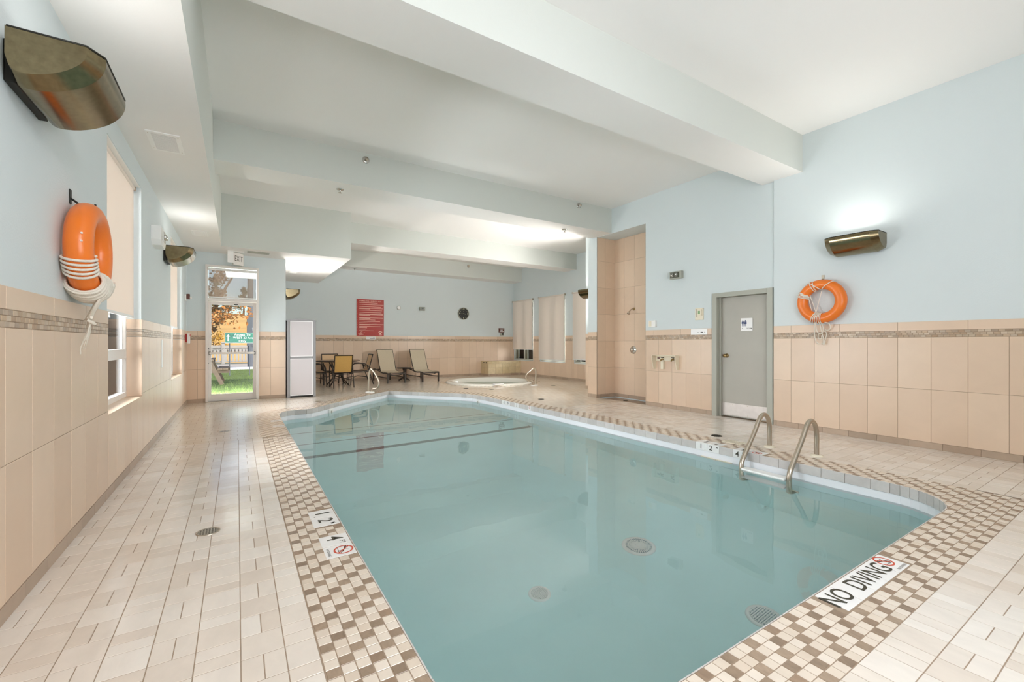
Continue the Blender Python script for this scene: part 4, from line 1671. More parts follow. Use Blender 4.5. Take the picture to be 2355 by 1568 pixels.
for x in (-.08, .16):
    t = part(o, 'tap', 'brass', lambda b, x=x: (b.tube([(x, 0, .05), (x, -.07, .05), (x, -.085, .02)], .013, 10), b.tube([(x, -.04, .05), (x, -.04, .085)], .008, 8)))
    part(t, 'tap_handle', 'darkmetal', lambda b, x=x: b.box((x-.03, -.05, .08), (x+.03, -.03, .092), 0, None, .004))
part(o, 'outlet', 'maroon', lambda b: b.box((-.21, -.02, .06), (-.16, -.008, .085), 0, None, .003))

o = wallthing('restroom_sign', XD+.081, 3.955, 1.545, '-x', 'square white restroom sign with two figures on the grey door', 'sign')
part(o, 'plate', 'signwhite', lambda b: b.box((-.097, -.006, -.103), (.097, 0, .103), 0, None, .001))
def figures(b):
    Mf = frame((0, -.0072, 0), (1, 0, 0), (0, 0, 1), (0, -1, 0))
    for cx, skirt in ((-.062, False), (-.018, True)):
        ring_geo(b, Mf, 0, .009, cx, .062, 14)
        if skirt:
            b.add([Mf @ Vector(p) for p in ((cx-.009, .05, 0), (cx+.009, .05, 0), (cx+.02, .005, 0), (cx-.02, .005, 0))], ((3, 2, 1, 0),))
        else:
            b.add([Mf @ Vector(p) for p in ((cx-.014, .05, 0), (cx+.014, .05, 0), (cx+.014, .005, 0), (cx-.014, .005, 0))], ((3, 2, 1, 0),))
        for s in (-1, 1):
            b.add([Mf @ Vector(p) for p in ((cx+s*.0065-.004, .006, 0), (cx+s*.0065+.004, .006, 0), (cx+s*.0065+.004, -.03, 0), (cx+s*.0065-.004, -.03, 0))], ((3, 2, 1, 0),))
            strip(b, Mf, cx+s*.015, .048, cx+s*.019, .014, .006)
part(o, 'figures', 'blue', figures)
Mr_ = frame((0, -.0072, 0), (1, 0, 0), (0, 0, 1), (0, -1, 0))
part(o, 'lettering', 'ink', lambda b: put_text(b, 'ROOM', Mr_, .028, 1.0, .003, x=.045, y=-.065))
part(o, 'lettering', 'ink', lambda b: put_text(b, 'R', Mr_, .028, .8, .003, x=-.07, y=-.065))

# shower
o = wallthing('shower', 7.456, 6.74, 2.0, '-x', 'small angled steel shower head on the tan tiles', 'shower head')
part(o, 'flange', 'brass', lambda b: b.lathe([(.032, 0), (.03, .008), (.012, .014)], 20, 0, frame((0, 0, 0), (1, 0, 0), (0, 0, 1), (0, -1, 0))))
part(o, 'arm', 'steel', lambda b: b.tube(smooth([(0, 0, 0), (0, -.05, 0), (0, -.1, -.02), (0, -.14, -.06)], 5), .011, 10))
Mh = frame((0, -.135, -.055), (1, 0, 0), (0, .6, -.8) and (0, .8, -.6), (0, -.6, -.8))
part(o, 'spray_head', 'steel', lambda b: b.lathe([(.014, 0), (.016, .02), (.034, .05), (.036, .07), (0, .072)], 20, 0, Mh))
o = wallthing('shower_valve', 7.456, 6.76, 1.09, '-x', 'round chrome shower mixer valve under the shower head', 'shower valve')
part(o, 'escutcheon', 'chrome', lambda b: b.lathe([(.088, 0), (.086, .008), (.06, .018), (.04, .022)], 32, 0, frame((0, 0, 0), (1, 0, 0), (0, 0, 1), (0, -1, 0))))
part(o, 'knob', 'chrome', lambda b: b.lathe([(.038, .0), (.038, .03), (.03, .05), (0, .054)], 24, 0, frame((0, -.018, 0), (1, 0, 0), (0, 0, 1), (0, -1, 0))))
part(o, 'lever', 'chrome', lambda b: b.tube([(0, -.06, 0), (.055, -.075, -.01)], .009, 8))
# shower pan of small brown tiles
mb = MB()
mb.box((6.95, 5.96, -.06), (7.47, 7.33, -.03))
PAN = struct(mb.link('floor_shower', 'floorgrout'), 'recessed shower floor of small brown tiles')
for i in range(7):
    for j in range(18):
        x0, y0 = 6.955+.0725*i, 5.985+.0735*j
        inst('floor_tile', tile_mesh(.069, .07, .006, .001, 'mosdark'), PAN, Matrix.Translation((x0, y0, -.024)))

# ------------------------------------------------------------------ signs and clock on the far wall
def farthing(name, x, z, label, cat):
    return tag(empty(name, (x, YF, z)), label, cat)
o = farthing('rules_sign', 3.78, 2.095, 'tall red swimming pool rules sign with white print on the far wall', 'sign')
part(o, 'board', 'signred', lambda b: b.box((-.45, -.012, -.61), (.45, 0, .61), 0, None, .002))
def rules(b):
    Mf = frame((0, -.0135, 0), (1, 0, 0), (0, 0, 1), (0, -1, 0))
    put_text(b, 'SWIMMING POOL & WHIRLPOOL RULES', Mf, .052, .78, .004, y=.55)
    rows = [(.50, .6, 1), (.44, .8, 1.25), (.37, .72, 1), (.32, .78, 1.5), (.25, .75, 1.2), (.18, .73, 1), (.13, .78, 3.2), (.0, .79, 1.5), (-.07, .52, 1), (-.12, .68, 1), (-.17, .56, 1), (-.22, .8, 1.6), (-.29, .7, 1), (-.335, .25, 1), (-.38, .2, 1), (-.43, .47, 1)]
    for z, w, k in rows:
        n = max(1, int(round(k)))
        for q in range(n):
            ww = w if q < n-1 or n == 1 else w*.45
            b.add([Mf @ Vector(p) for p in ((-.36, z-q*.022, 0), (-.36+ww, z-q*.022, 0), (-.36+ww, z-q*.022-.013, 0), (-.36, z-q*.022-.013, 0))], ((3, 2, 1, 0),))
        b.add([Mf @ Vector(p) for p in ((-.435, z, 0), (-.425, z, 0), (-.425, z-.014, 0), (-.435, z-.014, 0))], ((3, 2, 1, 0),))
    for x, z, w in ((-.34, -.49, .08), (-.40, -.55, .12), (-.26, -.52, .08), (-.36, -.58, .15)):
        strip(b, Mf, x, z, x+w, z+.02, .010)
    V = []
    for i in range(9):
        a = math.radians(40+100*i/8)
        V += [Mf @ Vector((.33+.055*math.cos(a)*1.2, -.53+.055*math.sin(a), 0)), Mf @ Vector((.33+.075*math.cos(a)*1.2, -.53+.08*math.sin(a), 0))]
    b.add(V, [(2*i, 2*i+1, 2*i+3, 2*i+2) for i in range(8)])
    ring_geo(b, Mf, 0, .03, .33, -.53, 18)
    strip(b, Mf, .28, -.575, .38, -.575, .014)
part(o, 'lettering', 'signredink', rules)
o = farthing('notice_card', 3.795, 1.415, 'small white notice card under the red rules sign', 'sign')
part(o, 'card', 'signwhite', lambda b: b.box((-.155, -.014, -.045), (.155, -.009, .045), 0, None, .001))
part(o, 'lettering', 'ink', lambda b: (b.box((.07, -.0145, .005), (.13, -.0142, .014)), b.box((-.03, -.0145, -.025), (.135, -.0142, -.012))))
o = farthing('smoke_detector', 4.75, 2.47, 'round white detector right of the red rules sign', 'detector')
part(o, 'base', 'white', lambda b: b.lathe([(.07, 0), (.07, .02), (.055, .04), (.03, .046), (0, .046)], 28, 0, frame((0, 0, 0), (1, 0, 0), (0, 0, 1), (0, -1, 0))))
part(o, 'mount_plate', 'framegrey', lambda b: b.box((-.06, -.006, -.06), (.06, 0, .06), 0, None, .002))
o = farthing('wall_clock', 7.23, 2.355, 'round black wall clock with pale numerals on the far wall', 'clock')
Mc = frame((0, 0, 0), (1, 0, 0), (0, 0, 1), (0, -1, 0))
part(o, 'rim', 'framegrey', lambda b: b.lathe([(.235, 0), (.235, .03), (.215, .04), (.207, .032)], 48, 0, Mc, True, False))
part(o, 'dial', 'black', lambda b: b.lathe([(.21, .02), (.21, .03), (0, .03)], 48, 0, Mc, False))
Mf = Mc @ Matrix.Translation((0, 0, .0312))
for i in range(12):
    a = PI/2-2*PI*i/12
    part(o, 'numeral', 'clockglow', lambda b: put_text(b, str(i) if i else '12', Mf, .085 if i % 3 == 0 else .04, 1.0, .008, x=.162*math.cos(a), y=.162*math.sin(a)))
part(o, 'emblem', 'clockglow', lambda b: ring_geo(b, Mf, 0, .008, 0, .08, 10))
part(o, 'hour_hand', 'clockglow', lambda b: strip(b, Mc @ Matrix.Translation((0, 0, .033)), -.02, .004, .10, -.014, .016))
part(o, 'minute_hand', 'darkframe', lambda b: strip(b, Mc @ Matrix.Translation((0, 0, .0345)), .03, -.004, -.14, .02, .010))
o = farthing('emergency_stop', 8.91, 1.69, 'maroon sign over a grey stop button near the far corner', 'sign')
part(o, 'plate', 'maroon', lambda b: b.box((-.13, -.01, -.02), (.13, 0, .15), 0, None, .002))
part(o, 'lettering', 'signwhite', lambda b: (b.box((-.1, -.0115, .105), (.1, -.0105, .125)), b.box((-.055, -.0115, .062), (.055, -.0105, .082)), b.box((-.09, -.0115, .01), (.09, -.0105, .032))))
part(o, 'button_box', 'framegrey', lambda b: b.box((-.08, -.06, -.15), (.07, 0, -.03), 0, None, .008))
part(o, 'button', 'black', lambda b: b.lathe([(.035, 0), (.035, .03), (0, .035)], 18, 0, Mc @ Matrix.Translation((.02, -.09, .058))))

# ------------------------------------------------------------------ ceiling vents and sprinklers
def vent(loc, w, d, label, slats=14, m='white'):
    o = tag(empty('ceiling_vent', loc), label, 'vent')
    f = .035
    part(o, 'frame', m, lambda b: (b.box((-w/2, -d/2, -.008), (w/2, -d/2+f, 0)), b.box((-w/2, d/2-f, -.008), (w/2, d/2, 0)), b.box((-w/2, -d/2+f, -.008), (-w/2+f, d/2-f, 0)), b.box((w/2-f, -d/2+f, -.008), (w/2, d/2-f, 0))))
    part(o, 'duct_back', 'darkframe', lambda b: b.box((-w/2+f, -d/2+f, -.002), (w/2-f, d/2-f, 0)))
    n = slats
    for i in range(n):
        y = -d/2+f+(d-2*f)*(i+.5)/n
        part(o, 'slat', m, lambda b, y=y: b.bar((-w/2+f, y, -.005), (w/2-f, y, -.005), (d-2*f)/n*.42, .002, 0, (0, .35, .94)))
    for x in (-w/2+.016, w/2-.016):
        for y in (-d/2+.05, d/2-.05):
            part(o, 'screw', 'steel', lambda b, x=x, y=y: b.lathe([(.005, 0), (.004, .0015), (0, .0015)], 8, 0, frame((x, y, -.008), (1, 0, 0), (0, -1, 0), (0, 0, -1))))
    return o
vent((-.575, 5.25, 3.145), .25, .46, 'large white louvred vent in the ceiling strip over the left window', 16)
vent((-.555, 9.27, 3.145), .22, .42, 'white louvred vent in the ceiling strip near the exit door', 12)
vent((.375, 10.58, 3.14), .40, .22, 'dark slotted vent beside the EXIT sign in the boxed ceiling', 9, 'framegrey')
vent((1.27, 12.95, 3.14), .23, .42, 'small pale vent in the boxed ceiling above the cabinet', 10)

def sprinkler(loc, side, label):
    o = tag(empty('fire_sprinkler', loc), label, 'sprinkler')
    M = frame((0, 0, 0), (1, 0, 0), (0, 0, 1), (0, -1, 0)) if side else frame((0, 0, 0), (1, 0, 0), (0, -1, 0), (0, 0, -1))
    part(o, 'escutcheon', 'chrome', lambda b: b.lathe([(.055, 0), (.052, .008), (.03, .012), (.018, .014)], 24, 0, M))
    part(o, 'body', 'chrome', lambda b: b.lathe([(.013, .01), (.013, .03), (.008, .034), (.006, .055), (0, .056)], 12, 0, M))
    part(o, 'deflector', 'steel', lambda b: b.lathe([(.026, .056), (.026, .059), (0, .06)], 16, 0, M))
    return o
sprinkler((1.68, 6.90, 4.07), True, 'side sprinkler high on the beam face, left of centre')
sprinkler((5.99, 6.90, 4.09), True, 'side sprinkler on the beam face near the shower')
sprinkler((1.36, 7.2, 3.648), False, 'pendant sprinkler under the beam, left of centre')
sprinkler((5.86, 7.2, 3.648), False, 'pendant sprinkler under the beam end by the shower')
sprinkler((7.13, 14.3, 4.05), True, 'tiny side sprinkler on the farthest beam')
sprinkler((3.2, 14.6, 3.65), False, 'tiny pendant sprinkler under the farthest beam above the rules sign')

# ------------------------------------------------------------------ deck fittings
def deck_drain(x, y, r, label, m='steel'):
    o = tag(empty('floor_drain', (x, y, 0)), label, 'drain')
    part(o, 'rim', m, lambda b: b.lathe([(r, -.004), (r, .003), (r*.86, .004), (r*.84, .001)], 28, 0, None, True, False))
    part(o, 'sump', 'black', lambda b: b.lathe([(r*.85, .0005), (0, .0006)], 24, 0, None, False))
    def bars(b):
        n = 7
        for i in range(n):
            q = r*.84*(-1+2*(i+.5)/n)
            l = math.sqrt(max(0, (r*.84)**2-q*q))
            b.box((-l, q-r*.045, .001), (l, q+r*.045, .003))
            b.box((q-r*.045, -l, .001), (q+r*.045, l, .0032))
    part(o, 'grate', m, bars)
    return o
deck_drain(-.163, 3.49, .068, 'round steel floor drain on the left deck nearest the viewer')
deck_drain(-.15, 7.33, .068, 'round floor drain on the left deck far toward the exit door')
deck_drain(5.43, 3.47, .07, 'round dark floor drain behind the pool ladder', 'darkmetal')
deck_drain(5.68, 7.8, .07, 'dark floor drain on the right deck in front of the shower pillar', 'darkmetal')
deck_drain(5.29, 10.75, .07, 'dark floor drain between pool tip and hot tub', 'darkmetal')
deck_drain(5.78, 10.2, .07, 'dark floor drain in front of the hot tub rim', 'darkmetal')
deck_drain(7.85, 10.18, .07, 'dark floor drain right of the hot tub handrail', 'darkmetal')
deck_drain(1.46, 10.05, .07, 'floor drain in front of the grey cabinet')
deck_drain(7.2, 6.75, .05, 'small drain in the shower floor', 'darkmetal').location.z = -.022
o = tag(empty('deck_skimmer', (5.255, 3.13, 0)), 'cream perforated skimmer lid set in the deck beside the ladder', 'lid')
part(o, 'lid', 'offwhite', lambda b: b.box((-.085, -.115, -.002), (.085, .115, .004), 0, None, .002))
def holes(b):
    for i in range(5):
        for j in range(7):
            b.lathe([(.005, .0045), (0, .0046)], 8, 0, Matrix.Translation((-.06+.03*i, -.09+.03*j, 0)), False)
part(o, 'holes', 'wood', holes)

# pool floor fittings
def pool_fit(x, y, z, r, label, spokes):
    o = tag(empty('pool_drain_cover', (x, y, z)), label, 'drain cover')
    part(o, 'flange', 'white', lambda b: b.lathe([(r, 0), (r*.98, .012), (r*.8, .02), (r*.76, .014)], 36, 0, None, True, False))
    part(o, 'well', 'wellgrey', lambda b: b.lathe([(r*.78, .012), (0, .0125)], 28, 0, None, False))
    def gr(b):
        if spokes:
            for i in range(36):
                a = 2*PI*i/36
                b.bar((r*.2*math.cos(a), r*.2*math.sin(a), .019), (r*.78*math.cos(a), r*.78*math.sin(a), .017), r*.045, .006)
            for q in (.38, .58):
                b.lathe([(r*q, .014), (r*q+.004, .022), (r*q+.008, .014)], 28, 0, None, True, False)
            b.lathe([(r*.2, .014), (r*.19, .024), (0, .026)], 20, 0)
        else:
            for i in range(11):
                q = r*.76*(-1+2*(i+.5)/11)
                l = math.sqrt((r*.77)**2-q*q)
                b.box((-l, q-r*.03, .013), (l, q+r*.03, .02))
                b.box((q-r*.02, -l, .013), (q+r*.02, l, .018))
    part(o, 'grille', 'white', gr)
    return o
pool_fit(3.16, 2.80, -1.32, .155, 'large spoked white drain cover at the middle of the pool floor', True)
pool_fit(2.01, 2.78, -1.32, .09, 'small slotted white cover on the left of the pool floor', False)
pool_fit(3.18, 1.67, -1.32, .12, 'slotted white cover on the pool floor by the no diving tiles', False)
o = tag(empty('skimmer_weir', (4.90, 3.135, -.17)), 'cream slotted strip at the waterline left of the ladder', 'skimmer')
part(o, 'flap', 'offwhite', lambda b: b.box((-.018, -.2, -.03), (-.004, .2, .012), 0, None, .003))
part(o, 'screws', 'darkmetal', lambda b: [b.box((-.0195, -.17+.085*i-.004, -.006), (-.0175, -.17+.085*i+.004, .004)) for i in range(5)])
for loc, lab in (((4.845, 9.16, -.15), 'white return fitting on the pool wall at the right of the far end'), ((1.60, 9.47, -.15), 'white return fitting on the angled pool wall at far left')):
    o = tag(empty('return_fitting', loc, 0.0 if loc[0] > 4 else PI*.73), lab, 'pool fitting')
    part(o, 'plate', 'white', lambda b: b.box((-.03, -.06, -.075), (.012, .06, .055), 0, None, .008))
    part(o, 'slot', 'framegrey', lambda b: b.box((-.0325, -.018, -.04), (-.029, .018, .02), 0, None, .001))

# ------------------------------------------------------------------ pool ladder
o = tag(empty('pool_ladder', (5.38, 2.51, 0)), 'brushed steel pool ladder with white step at the right edge', 'ladder')
for y in (.25, -.25):
    path = [(0, y, -.02), (0, y, .12), (0, y, .24), (-.03, y, .335), (-.085, y, .388), (-.14, y, .398), (-.20, y, .375), (-.255, y, .315), (-.32, y, .225), (-.53, y, -.02), (-.575, y, -.075), (-.597, y, -.14), (-.60, y, -.22), (-.60, y, -.52), (-.595, y, -.58), (-.565, y, -.615), (-.49, y, -.625)]
    r_ = part(o, 'rail', 'steel', lambda b: b.tube(smooth(path, 5), .0245, 18))
    part(o, 'escutcheon', 'offwhite', lambda b: b.lathe([(.062, 0), (.06, .012), (.035, .02), (.026, .022)], 28, 0, Matrix.Translation((0, y, 0))))
    part(o, 'wall_bumper', 'offwhite', lambda b: b.lathe([(.03, 0), (.04, .006), (.04, .02)], 20, 0, frame((-.495, y, -.625), (0, 1, 0), (0, 0, 1), (1, 0, 0))))
for z in (-.19, -.46):
    part(o, 'step', 'white', lambda b: b.box((-.655, -.227, z), (-.535, .227, z+.045), 0, None, .012))

# ------------------------------------------------------------------ grab rails
def grab(loc, rz_, pts, r, label, bases):
    o = tag(empty('handrail', loc, rz_), label, 'handrail')
    part(o, 'rail', 'steel', lambda b: b.tube(smooth(pts, 6), r, 14))
    for x in bases:
        part(o, 'base_flange', 'white', lambda b, x=x: b.lathe([(.07, 0), (.068, .012), (.03, .02)], 24, 0, Matrix.Translation((x, 0, 0))))
    return o
grab((2.80, 11.25, 0), -PI/4, [(0, 0, 0), (.01, 0, .3), (.03, 0, .5), (.07, 0, .585), (.13, 0, .54), (.22, 0, .42), (.28, 0, .30), (.285, 0, .2), (.25, 0, .12), (.19, 0, .1), (.13, 0, .1), (.10, 0, .06), (.095, 0, 0)], .022,
     'steel grab rail at the far left corner of the pool', (0.0, .095))
grab((7.44, 10.48, 0), PI, [(0, 0, 0), (0, 0, .2), (0, 0, .38), (.03, 0, .47), (.09, 0, .5), (.2, 0, .43), (.30, 0, .36), (.35, 0, .29), (.34, 0, .21), (.28, 0, .16), (.19, 0, .135), (.13, 0, .09), (.11, 0, 0)], .022,
     'steel grab rail at the right edge of the hot tub', (0.0, .11))

# ------------------------------------------------------------------ hot tub
o = tag(empty('hot_tub', (TUB[0], TUB[1], 0)), 'round white hot tub sunk in the far deck', 'hot tub')
part(o, 'rim', 'acrylic', lambda b: b.lathe([(1.40, .0), (1.40, .02), (1.36, .045), (1.28, .05), (1.21, .035), (1.18, -.02), (1.17, -.06)], 72, 0, None, True, False))
part(o, 'shell', 'acrylic', lambda b: b.lathe([(1.175, -.055), (1.12, -.2), (1.05, -.42), (.68, -.45), (.66, -.85), (0, -.88)], 64, 0, None, True, False))
part(o, 'water', 'tubwater', lambda b: b.lathe([(1.165, -.085), (0, -.085)], 64, 0, None, False, False))
part(o, 'headrest', 'white', lambda b: b.box((-.75, -1.33, .03), (-.42, -1.2, .07), 0, Matrix.Rotation(.1, 4, 'Z'), .02))

# tiled block in the far corner
mb = MB()
mb.box((8.0, 14.35, 0), (9.455, 14.905, .555))
LEDGE = mb.link('tiled_ledge', 'grout')
tag(LEDGE, 'low stone tiled block in the far corner behind the hot tub', 'ledge')
for M_, L_ in ((frame((8.0, 14.35, 0), (1, 0, 0), (0, 0, 1), (0, -1, 0)), 1.465), (frame((8.0, 14.915, 0), (0, -1, 0), (0, 0, 1), (-1, 0, 0)), .565)):
    wall_tiles(LEDGE, M_, [(a, z0, b, z1) for z0, z1 in ((.078, .315), (.318, .455), (.458, .555)) for a, b in grid_spans(0, L_, .305, .0 if z0 < .4 else .15)], 'stonetile', 'stone_tile')
    wall_tiles(LEDGE, M_, [(a, 0, b, .075) for a, b in grid_spans(0, L_, .305, .1)], 'base', 'base_tile', t=.011)
for y in (14.5, 14.68):
    b = MB()
    b.lathe([(.025, 0), (.025, .012), (0, .013)], 14, 0, frame((8.0-.009, y, .5), (0, -1, 0), (0, 0, 1), (-1, 0, 0)))
    b.link('jet_button', 'darkmetal', LEDGE)

# ------------------------------------------------------------------ cabinet
o = tag(empty('cabinet', (1.25, 11.04, 0)), 'tall grey two door cabinet with an arched top by the exit wall', 'cabinet')
part(o, 'body', 'cabframe', lambda b: b.box((-.295, .03, 0), (.295, .44, 1.76), 0, None, .006))
Mb = frame((0, 0, 0), (1, 0, 0), (0, 0, 1), (0, -1, 0))
top = [(-.31, 1.745)]+[(-.31+.62*i/14, 1.765+.04*math.sin(PI*i/14)) for i in range(15)]+[(.31, 1.745)]
part(o, 'arched_top', 'cabframe', lambda b: b.prism(top, -.45, .03, 0, Mb))
part(o, 'plinth', 'darkmetal', lambda b: b.box((-.29, .005, 0), (.29, .03, .03)))
for x in (-.3, .235):
    part(o, 'side_post', 'cabframe', lambda b, x=x: b.box((x, -.012, .0), (x+.065, .03, 1.765), 0, None, .01))
for z0, z1 in ((.045, .885), (.935, 1.745)):
    d = part(o, 'door', 'cabpanel', lambda b: b.box((-.235, -.002, z0), (.235, .03, z1), 0, None, .003))
    part(d, 'edge_trim', 'signwhite', lambda b: (b.box((-.235, -.006, z0), (-.222, .0, z1)), b.box((.222, -.006, z0), (.235, .0, z1)), b.box((-.222, -.006, z0), (.222, 0, z0+.013)), b.box((-.222, -.006, z1-.013), (.222, 0, z1))))
part(o, 'middle_rail', 'cabframe', lambda b: b.box((-.235, -.01, .888), (.235, .03, .932), 0, None, .004))

# ------------------------------------------------------------------ patio table and chairs
o = tag(empty('patio_table', (2.50, 13.55, 0)), 'round brown patio table with chairs by the far wall', 'table')
part(o, 'tabletop', 'tabletop', lambda b: b.lathe([(0, .70), (.56, .70), (.60, .71), (.605, .725), (.59, .738), (0, .74)], 48, 0))
part(o, 'top_rim', 'darktube', lambda b: b.tube(arc3 if False else [(.602*math.cos(2*PI*i/48), .602*math.sin(2*PI*i/48), .722) for i in range(48)], .014, 8, 0, True))
for i in range(4):
    a = PI/4+PI/2*i
    part(o, 'leg', 'darktube', lambda b, a=a: b.tube(smooth([(q*math.cos(a), q*math.sin(a), z) for q, z in ((.30, .70), (.22, .55), (.12, .38), (.2, .18), (.36, .02), (.38, .0))], 6), .018, 10))
part(o, 'leg_ring', 'darktube', lambda b: b.tube([(.13*math.cos(2*PI*i/24), .13*math.sin(2*PI*i/24), .36) for i in range(24)], .012, 8, 0, True))

def chair_proto():
    """local: faces +y"""
    o = empty('patio_chair')
    W2 = .265
    back = [(-.225, .43), (-.255, .55), (-.30, .72), (-.345, .90)]
    for s in (-1, 1):
        x = s*(W2-.03)
        part(o, 'back_post', 'darktube', lambda b: b.tube(smooth([(x, .24, .425), (x, 0, .41), (x, -.19, .425)]+[(x, y, z) for y, z in back], 4), .014, 10))
        part(o, 'leg', 'darktube', lambda b: b.tube(smooth([(s*W2, .30, 0), (s*W2, .285, .3), (s*W2, .27, .52), (s*W2, .24, .60)], 4), .0155, 10))
        part(o, 'leg', 'darktube', lambda b: b.tube([(s*W2, -.36, 0), (s*W2, -.25, .33), (s*W2, -.20, .47), (s*W2, -.17, .6)], .0155, 10))
        part(o, 'arm', 'darktube', lambda b: b.tube(smooth([(s*W2, .24, .60), (s*W2, .19, .635), (s*W2, .05, .64), (s*W2, -.1, .625), (s*W2, -.2, .56), (s*(W2-.015), -.265, .50)], 5), .016, 10))
        part(o, 'side_rail', 'darktube', lambda b: b.tube([(s*W2, .28, .38), (s*W2, -.235, .38)], .012, 8))
    part(o, 'top_bar', 'darktube', lambda b: b.tube([(-W2+.03, -.345, .90), (W2-.03, -.345, .90)], .015, 10))
    part(o, 'cross_brace', 'darktube', lambda b: (b.tube([(-W2, -.235, .38), (W2, -.235, .38)], .012, 8), b.tube([(-W2, .28, .38), (W2, .28, .38)], .012, 8), b.tube([(-W2, .292, .2), (0, .05, .26), (W2, -.3, .2)], .009, 8), b.tube([(W2, .292, .2), (0, .05, .26), (-W2, -.3, .2)], .009, 8)))
    def sheet(b, prof, w, t=.004):
        V = []
        for y, z in prof:
            V += [(-w, y, z), (w, y, z)]
        n = len(prof)
        V2 = [(x, y, z-t) for x, y, z in V]
        F = [(2*i, 2*i+1, 2*i+3, 2*i+2) for i in range(n-1)]+[(2*n+2*i, 2*n+2*i+2, 2*n+2*i+3, 2*n+2*i+1) for i in range(n-1)]
        b.add(V+V2, F, 0, True)
    part(o, 'back_sling', 'slingtan', lambda b: sheet(b, [(-.205, .44), (-.245, .53), (-.29, .7), (-.342, .89)], W2-.035))
    part(o, 'seat_sling', 'slingpale', lambda b: sheet(b, [(.25, .44), (.12, .425), (0, .418), (-.12, .42), (-.2, .435)], W2-.035))
    return o
CH = chair_proto()
chairs = [((2.49, 12.99), 0.0, 'tan sling patio chair with its back to the viewer at the table'),
          ((3.12, 13.62), PI/2, 'pale sling patio chair on the right side of the patio table, seen in profile'),
          ((2.42, 14.08), PI, 'pale sling patio chair on the wall side of the patio table'),
          ((1.84, 13.5), -PI/2, 'patio chair half hidden behind the grey cabinet')]
for i, ((x, y), rz_, lab) in enumerate(chairs):
    o = CH if i == 0 else copy_tree(CH)
    o.location = (x, y, 0)
    o.rotation_euler = (0, 0, rz_)
    tag(o, lab, 'chair', 'patio chairs around the table')
    if i:
        for ch in o.children:
            if ch.name.startswith('back_sling'):
                ch.data = ch.data.copy()
                ch.data.materials[0] = MAT['slingpale']

# ------------------------------------------------------------------ chaise longues
def lounger_proto():
    """local: foot at -y, head at +y; origin under the seat middle"""
    o = empty('sun_lounger')
    W2 = .28
    for s in (-1, 1):
        x = s*W2
        part(o, 'side_rail', 'darktube', lambda b: b.tube(smooth([(x, -.70, .30), (x, -.5, .31), (x, -.2, .30), (x, .1, .345), (x, .4, .385), (x, .62, .385)], 5), .02, 8))
        part(o, 'leg', 'darktube', lambda b: b.box((x-.02, -.705, 0), (x+.02, -.66, .31), 0, None, .004))
        part(o, 'leg', 'darktube', lambda b: b.box((x-.02, .60, 0), (x+.02, .645, .39), 0, None, .004))
        part(o, 'stretcher', 'darktube', lambda b: b.box((x-.012, -.66, .15), (x+.012, .60, .175)))
        part(o, 'back_post', 'darktube', lambda b: b.tube([(s*(W2-.02), .02, .34), (s*(W2-.02), .12, .5), (s*(W2-.02), .36, 1.02)], .016, 8))
    part(o, 'cross_bar', 'darktube', lambda b: (b.box((-W2, -.70, .27), (W2, -.67, .30)), b.box((-W2, .61, .35), (W2, .635, .38)), b.tube(smooth([(-W2+.02, -.62, .28), (-.1, -.6, .235), (.1, -.6, .235), (W2-.02, -.62, .28)], 5), .012, 8)))
    part(o, 'top_bar', 'darktube', lambda b: b.tube([(-W2+.02, .36, 1.02), (W2-.02, .36, 1.02)], .016, 8))
    def sheet(b, prof):
        V = []
        for y, z in prof:
            V += [(-W2+.015, y, z), (W2-.015, y, z)]
        n = len(prof)
        V2 = [(x, y, z-.006) for x, y, z in V]
        b.add(V+V2, [(2*i, 2*i+1, 2*i+3, 2*i+2) for i in range(n-1)]+[(2*n+2*i, 2*n+2*i+2, 2*n+2*i+3, 2*n+2*i+1) for i in range(n-1)], 0, True)
    part(o, 'seat_sling', 'slinggrey', lambda b: sheet(b, [(-.69, .325), (-.5, .33), (-.25, .318), (-.05, .335), (.03, .35)]))
    part(o, 'back_sling', 'slinggrey', lambda b: sheet(b, [(.02, .355), (.105, .5), (.22, .75), (.345, 1.02)]))
    return o
LG = lounger_proto()
for i, (x, y, rz_, lab) in enumerate(((4.15, 14.08, math.radians(4), 'grey sling sun lounger nearer the patio table, against the far wall'), (5.22, 13.98, math.radians(5), 'grey sling sun lounger nearer the hot tub, against the far wall'))):
    o = LG if i == 0 else copy_tree(LG)
    o.location = (x, y, 0)
    o.rotation_euler = (0, 0, rz_)
    tag(o, lab, 'sun lounger', 'sun loungers by the far wall')
o = tag(empty('side_table', (4.685, 14.15, 0)), 'small dark round side table between the two sun loungers', 'side table')
part(o, 'tabletop', 'darktube', lambda b: b.lathe([(0, .405), (.225, .405), (.238, .415), (.238, .43), (0, .435)], 32, 0))
part(o, 'column', 'darktube', lambda b: b.lathe([(.05, .05), (.032, .1), (.03, .33), (.06, .405)], 16, 0))
for i in range(4):
    a = PI/2*i+.5
    part(o, 'leg', 'darktube', lambda b, a=a: b.tube(smooth([(.02*math.cos(a), .02*math.sin(a), .1), (.12*math.cos(a), .12*math.sin(a), .06), (.24*math.cos(a), .24*math.sin(a), .012)], 4), .016, 8))

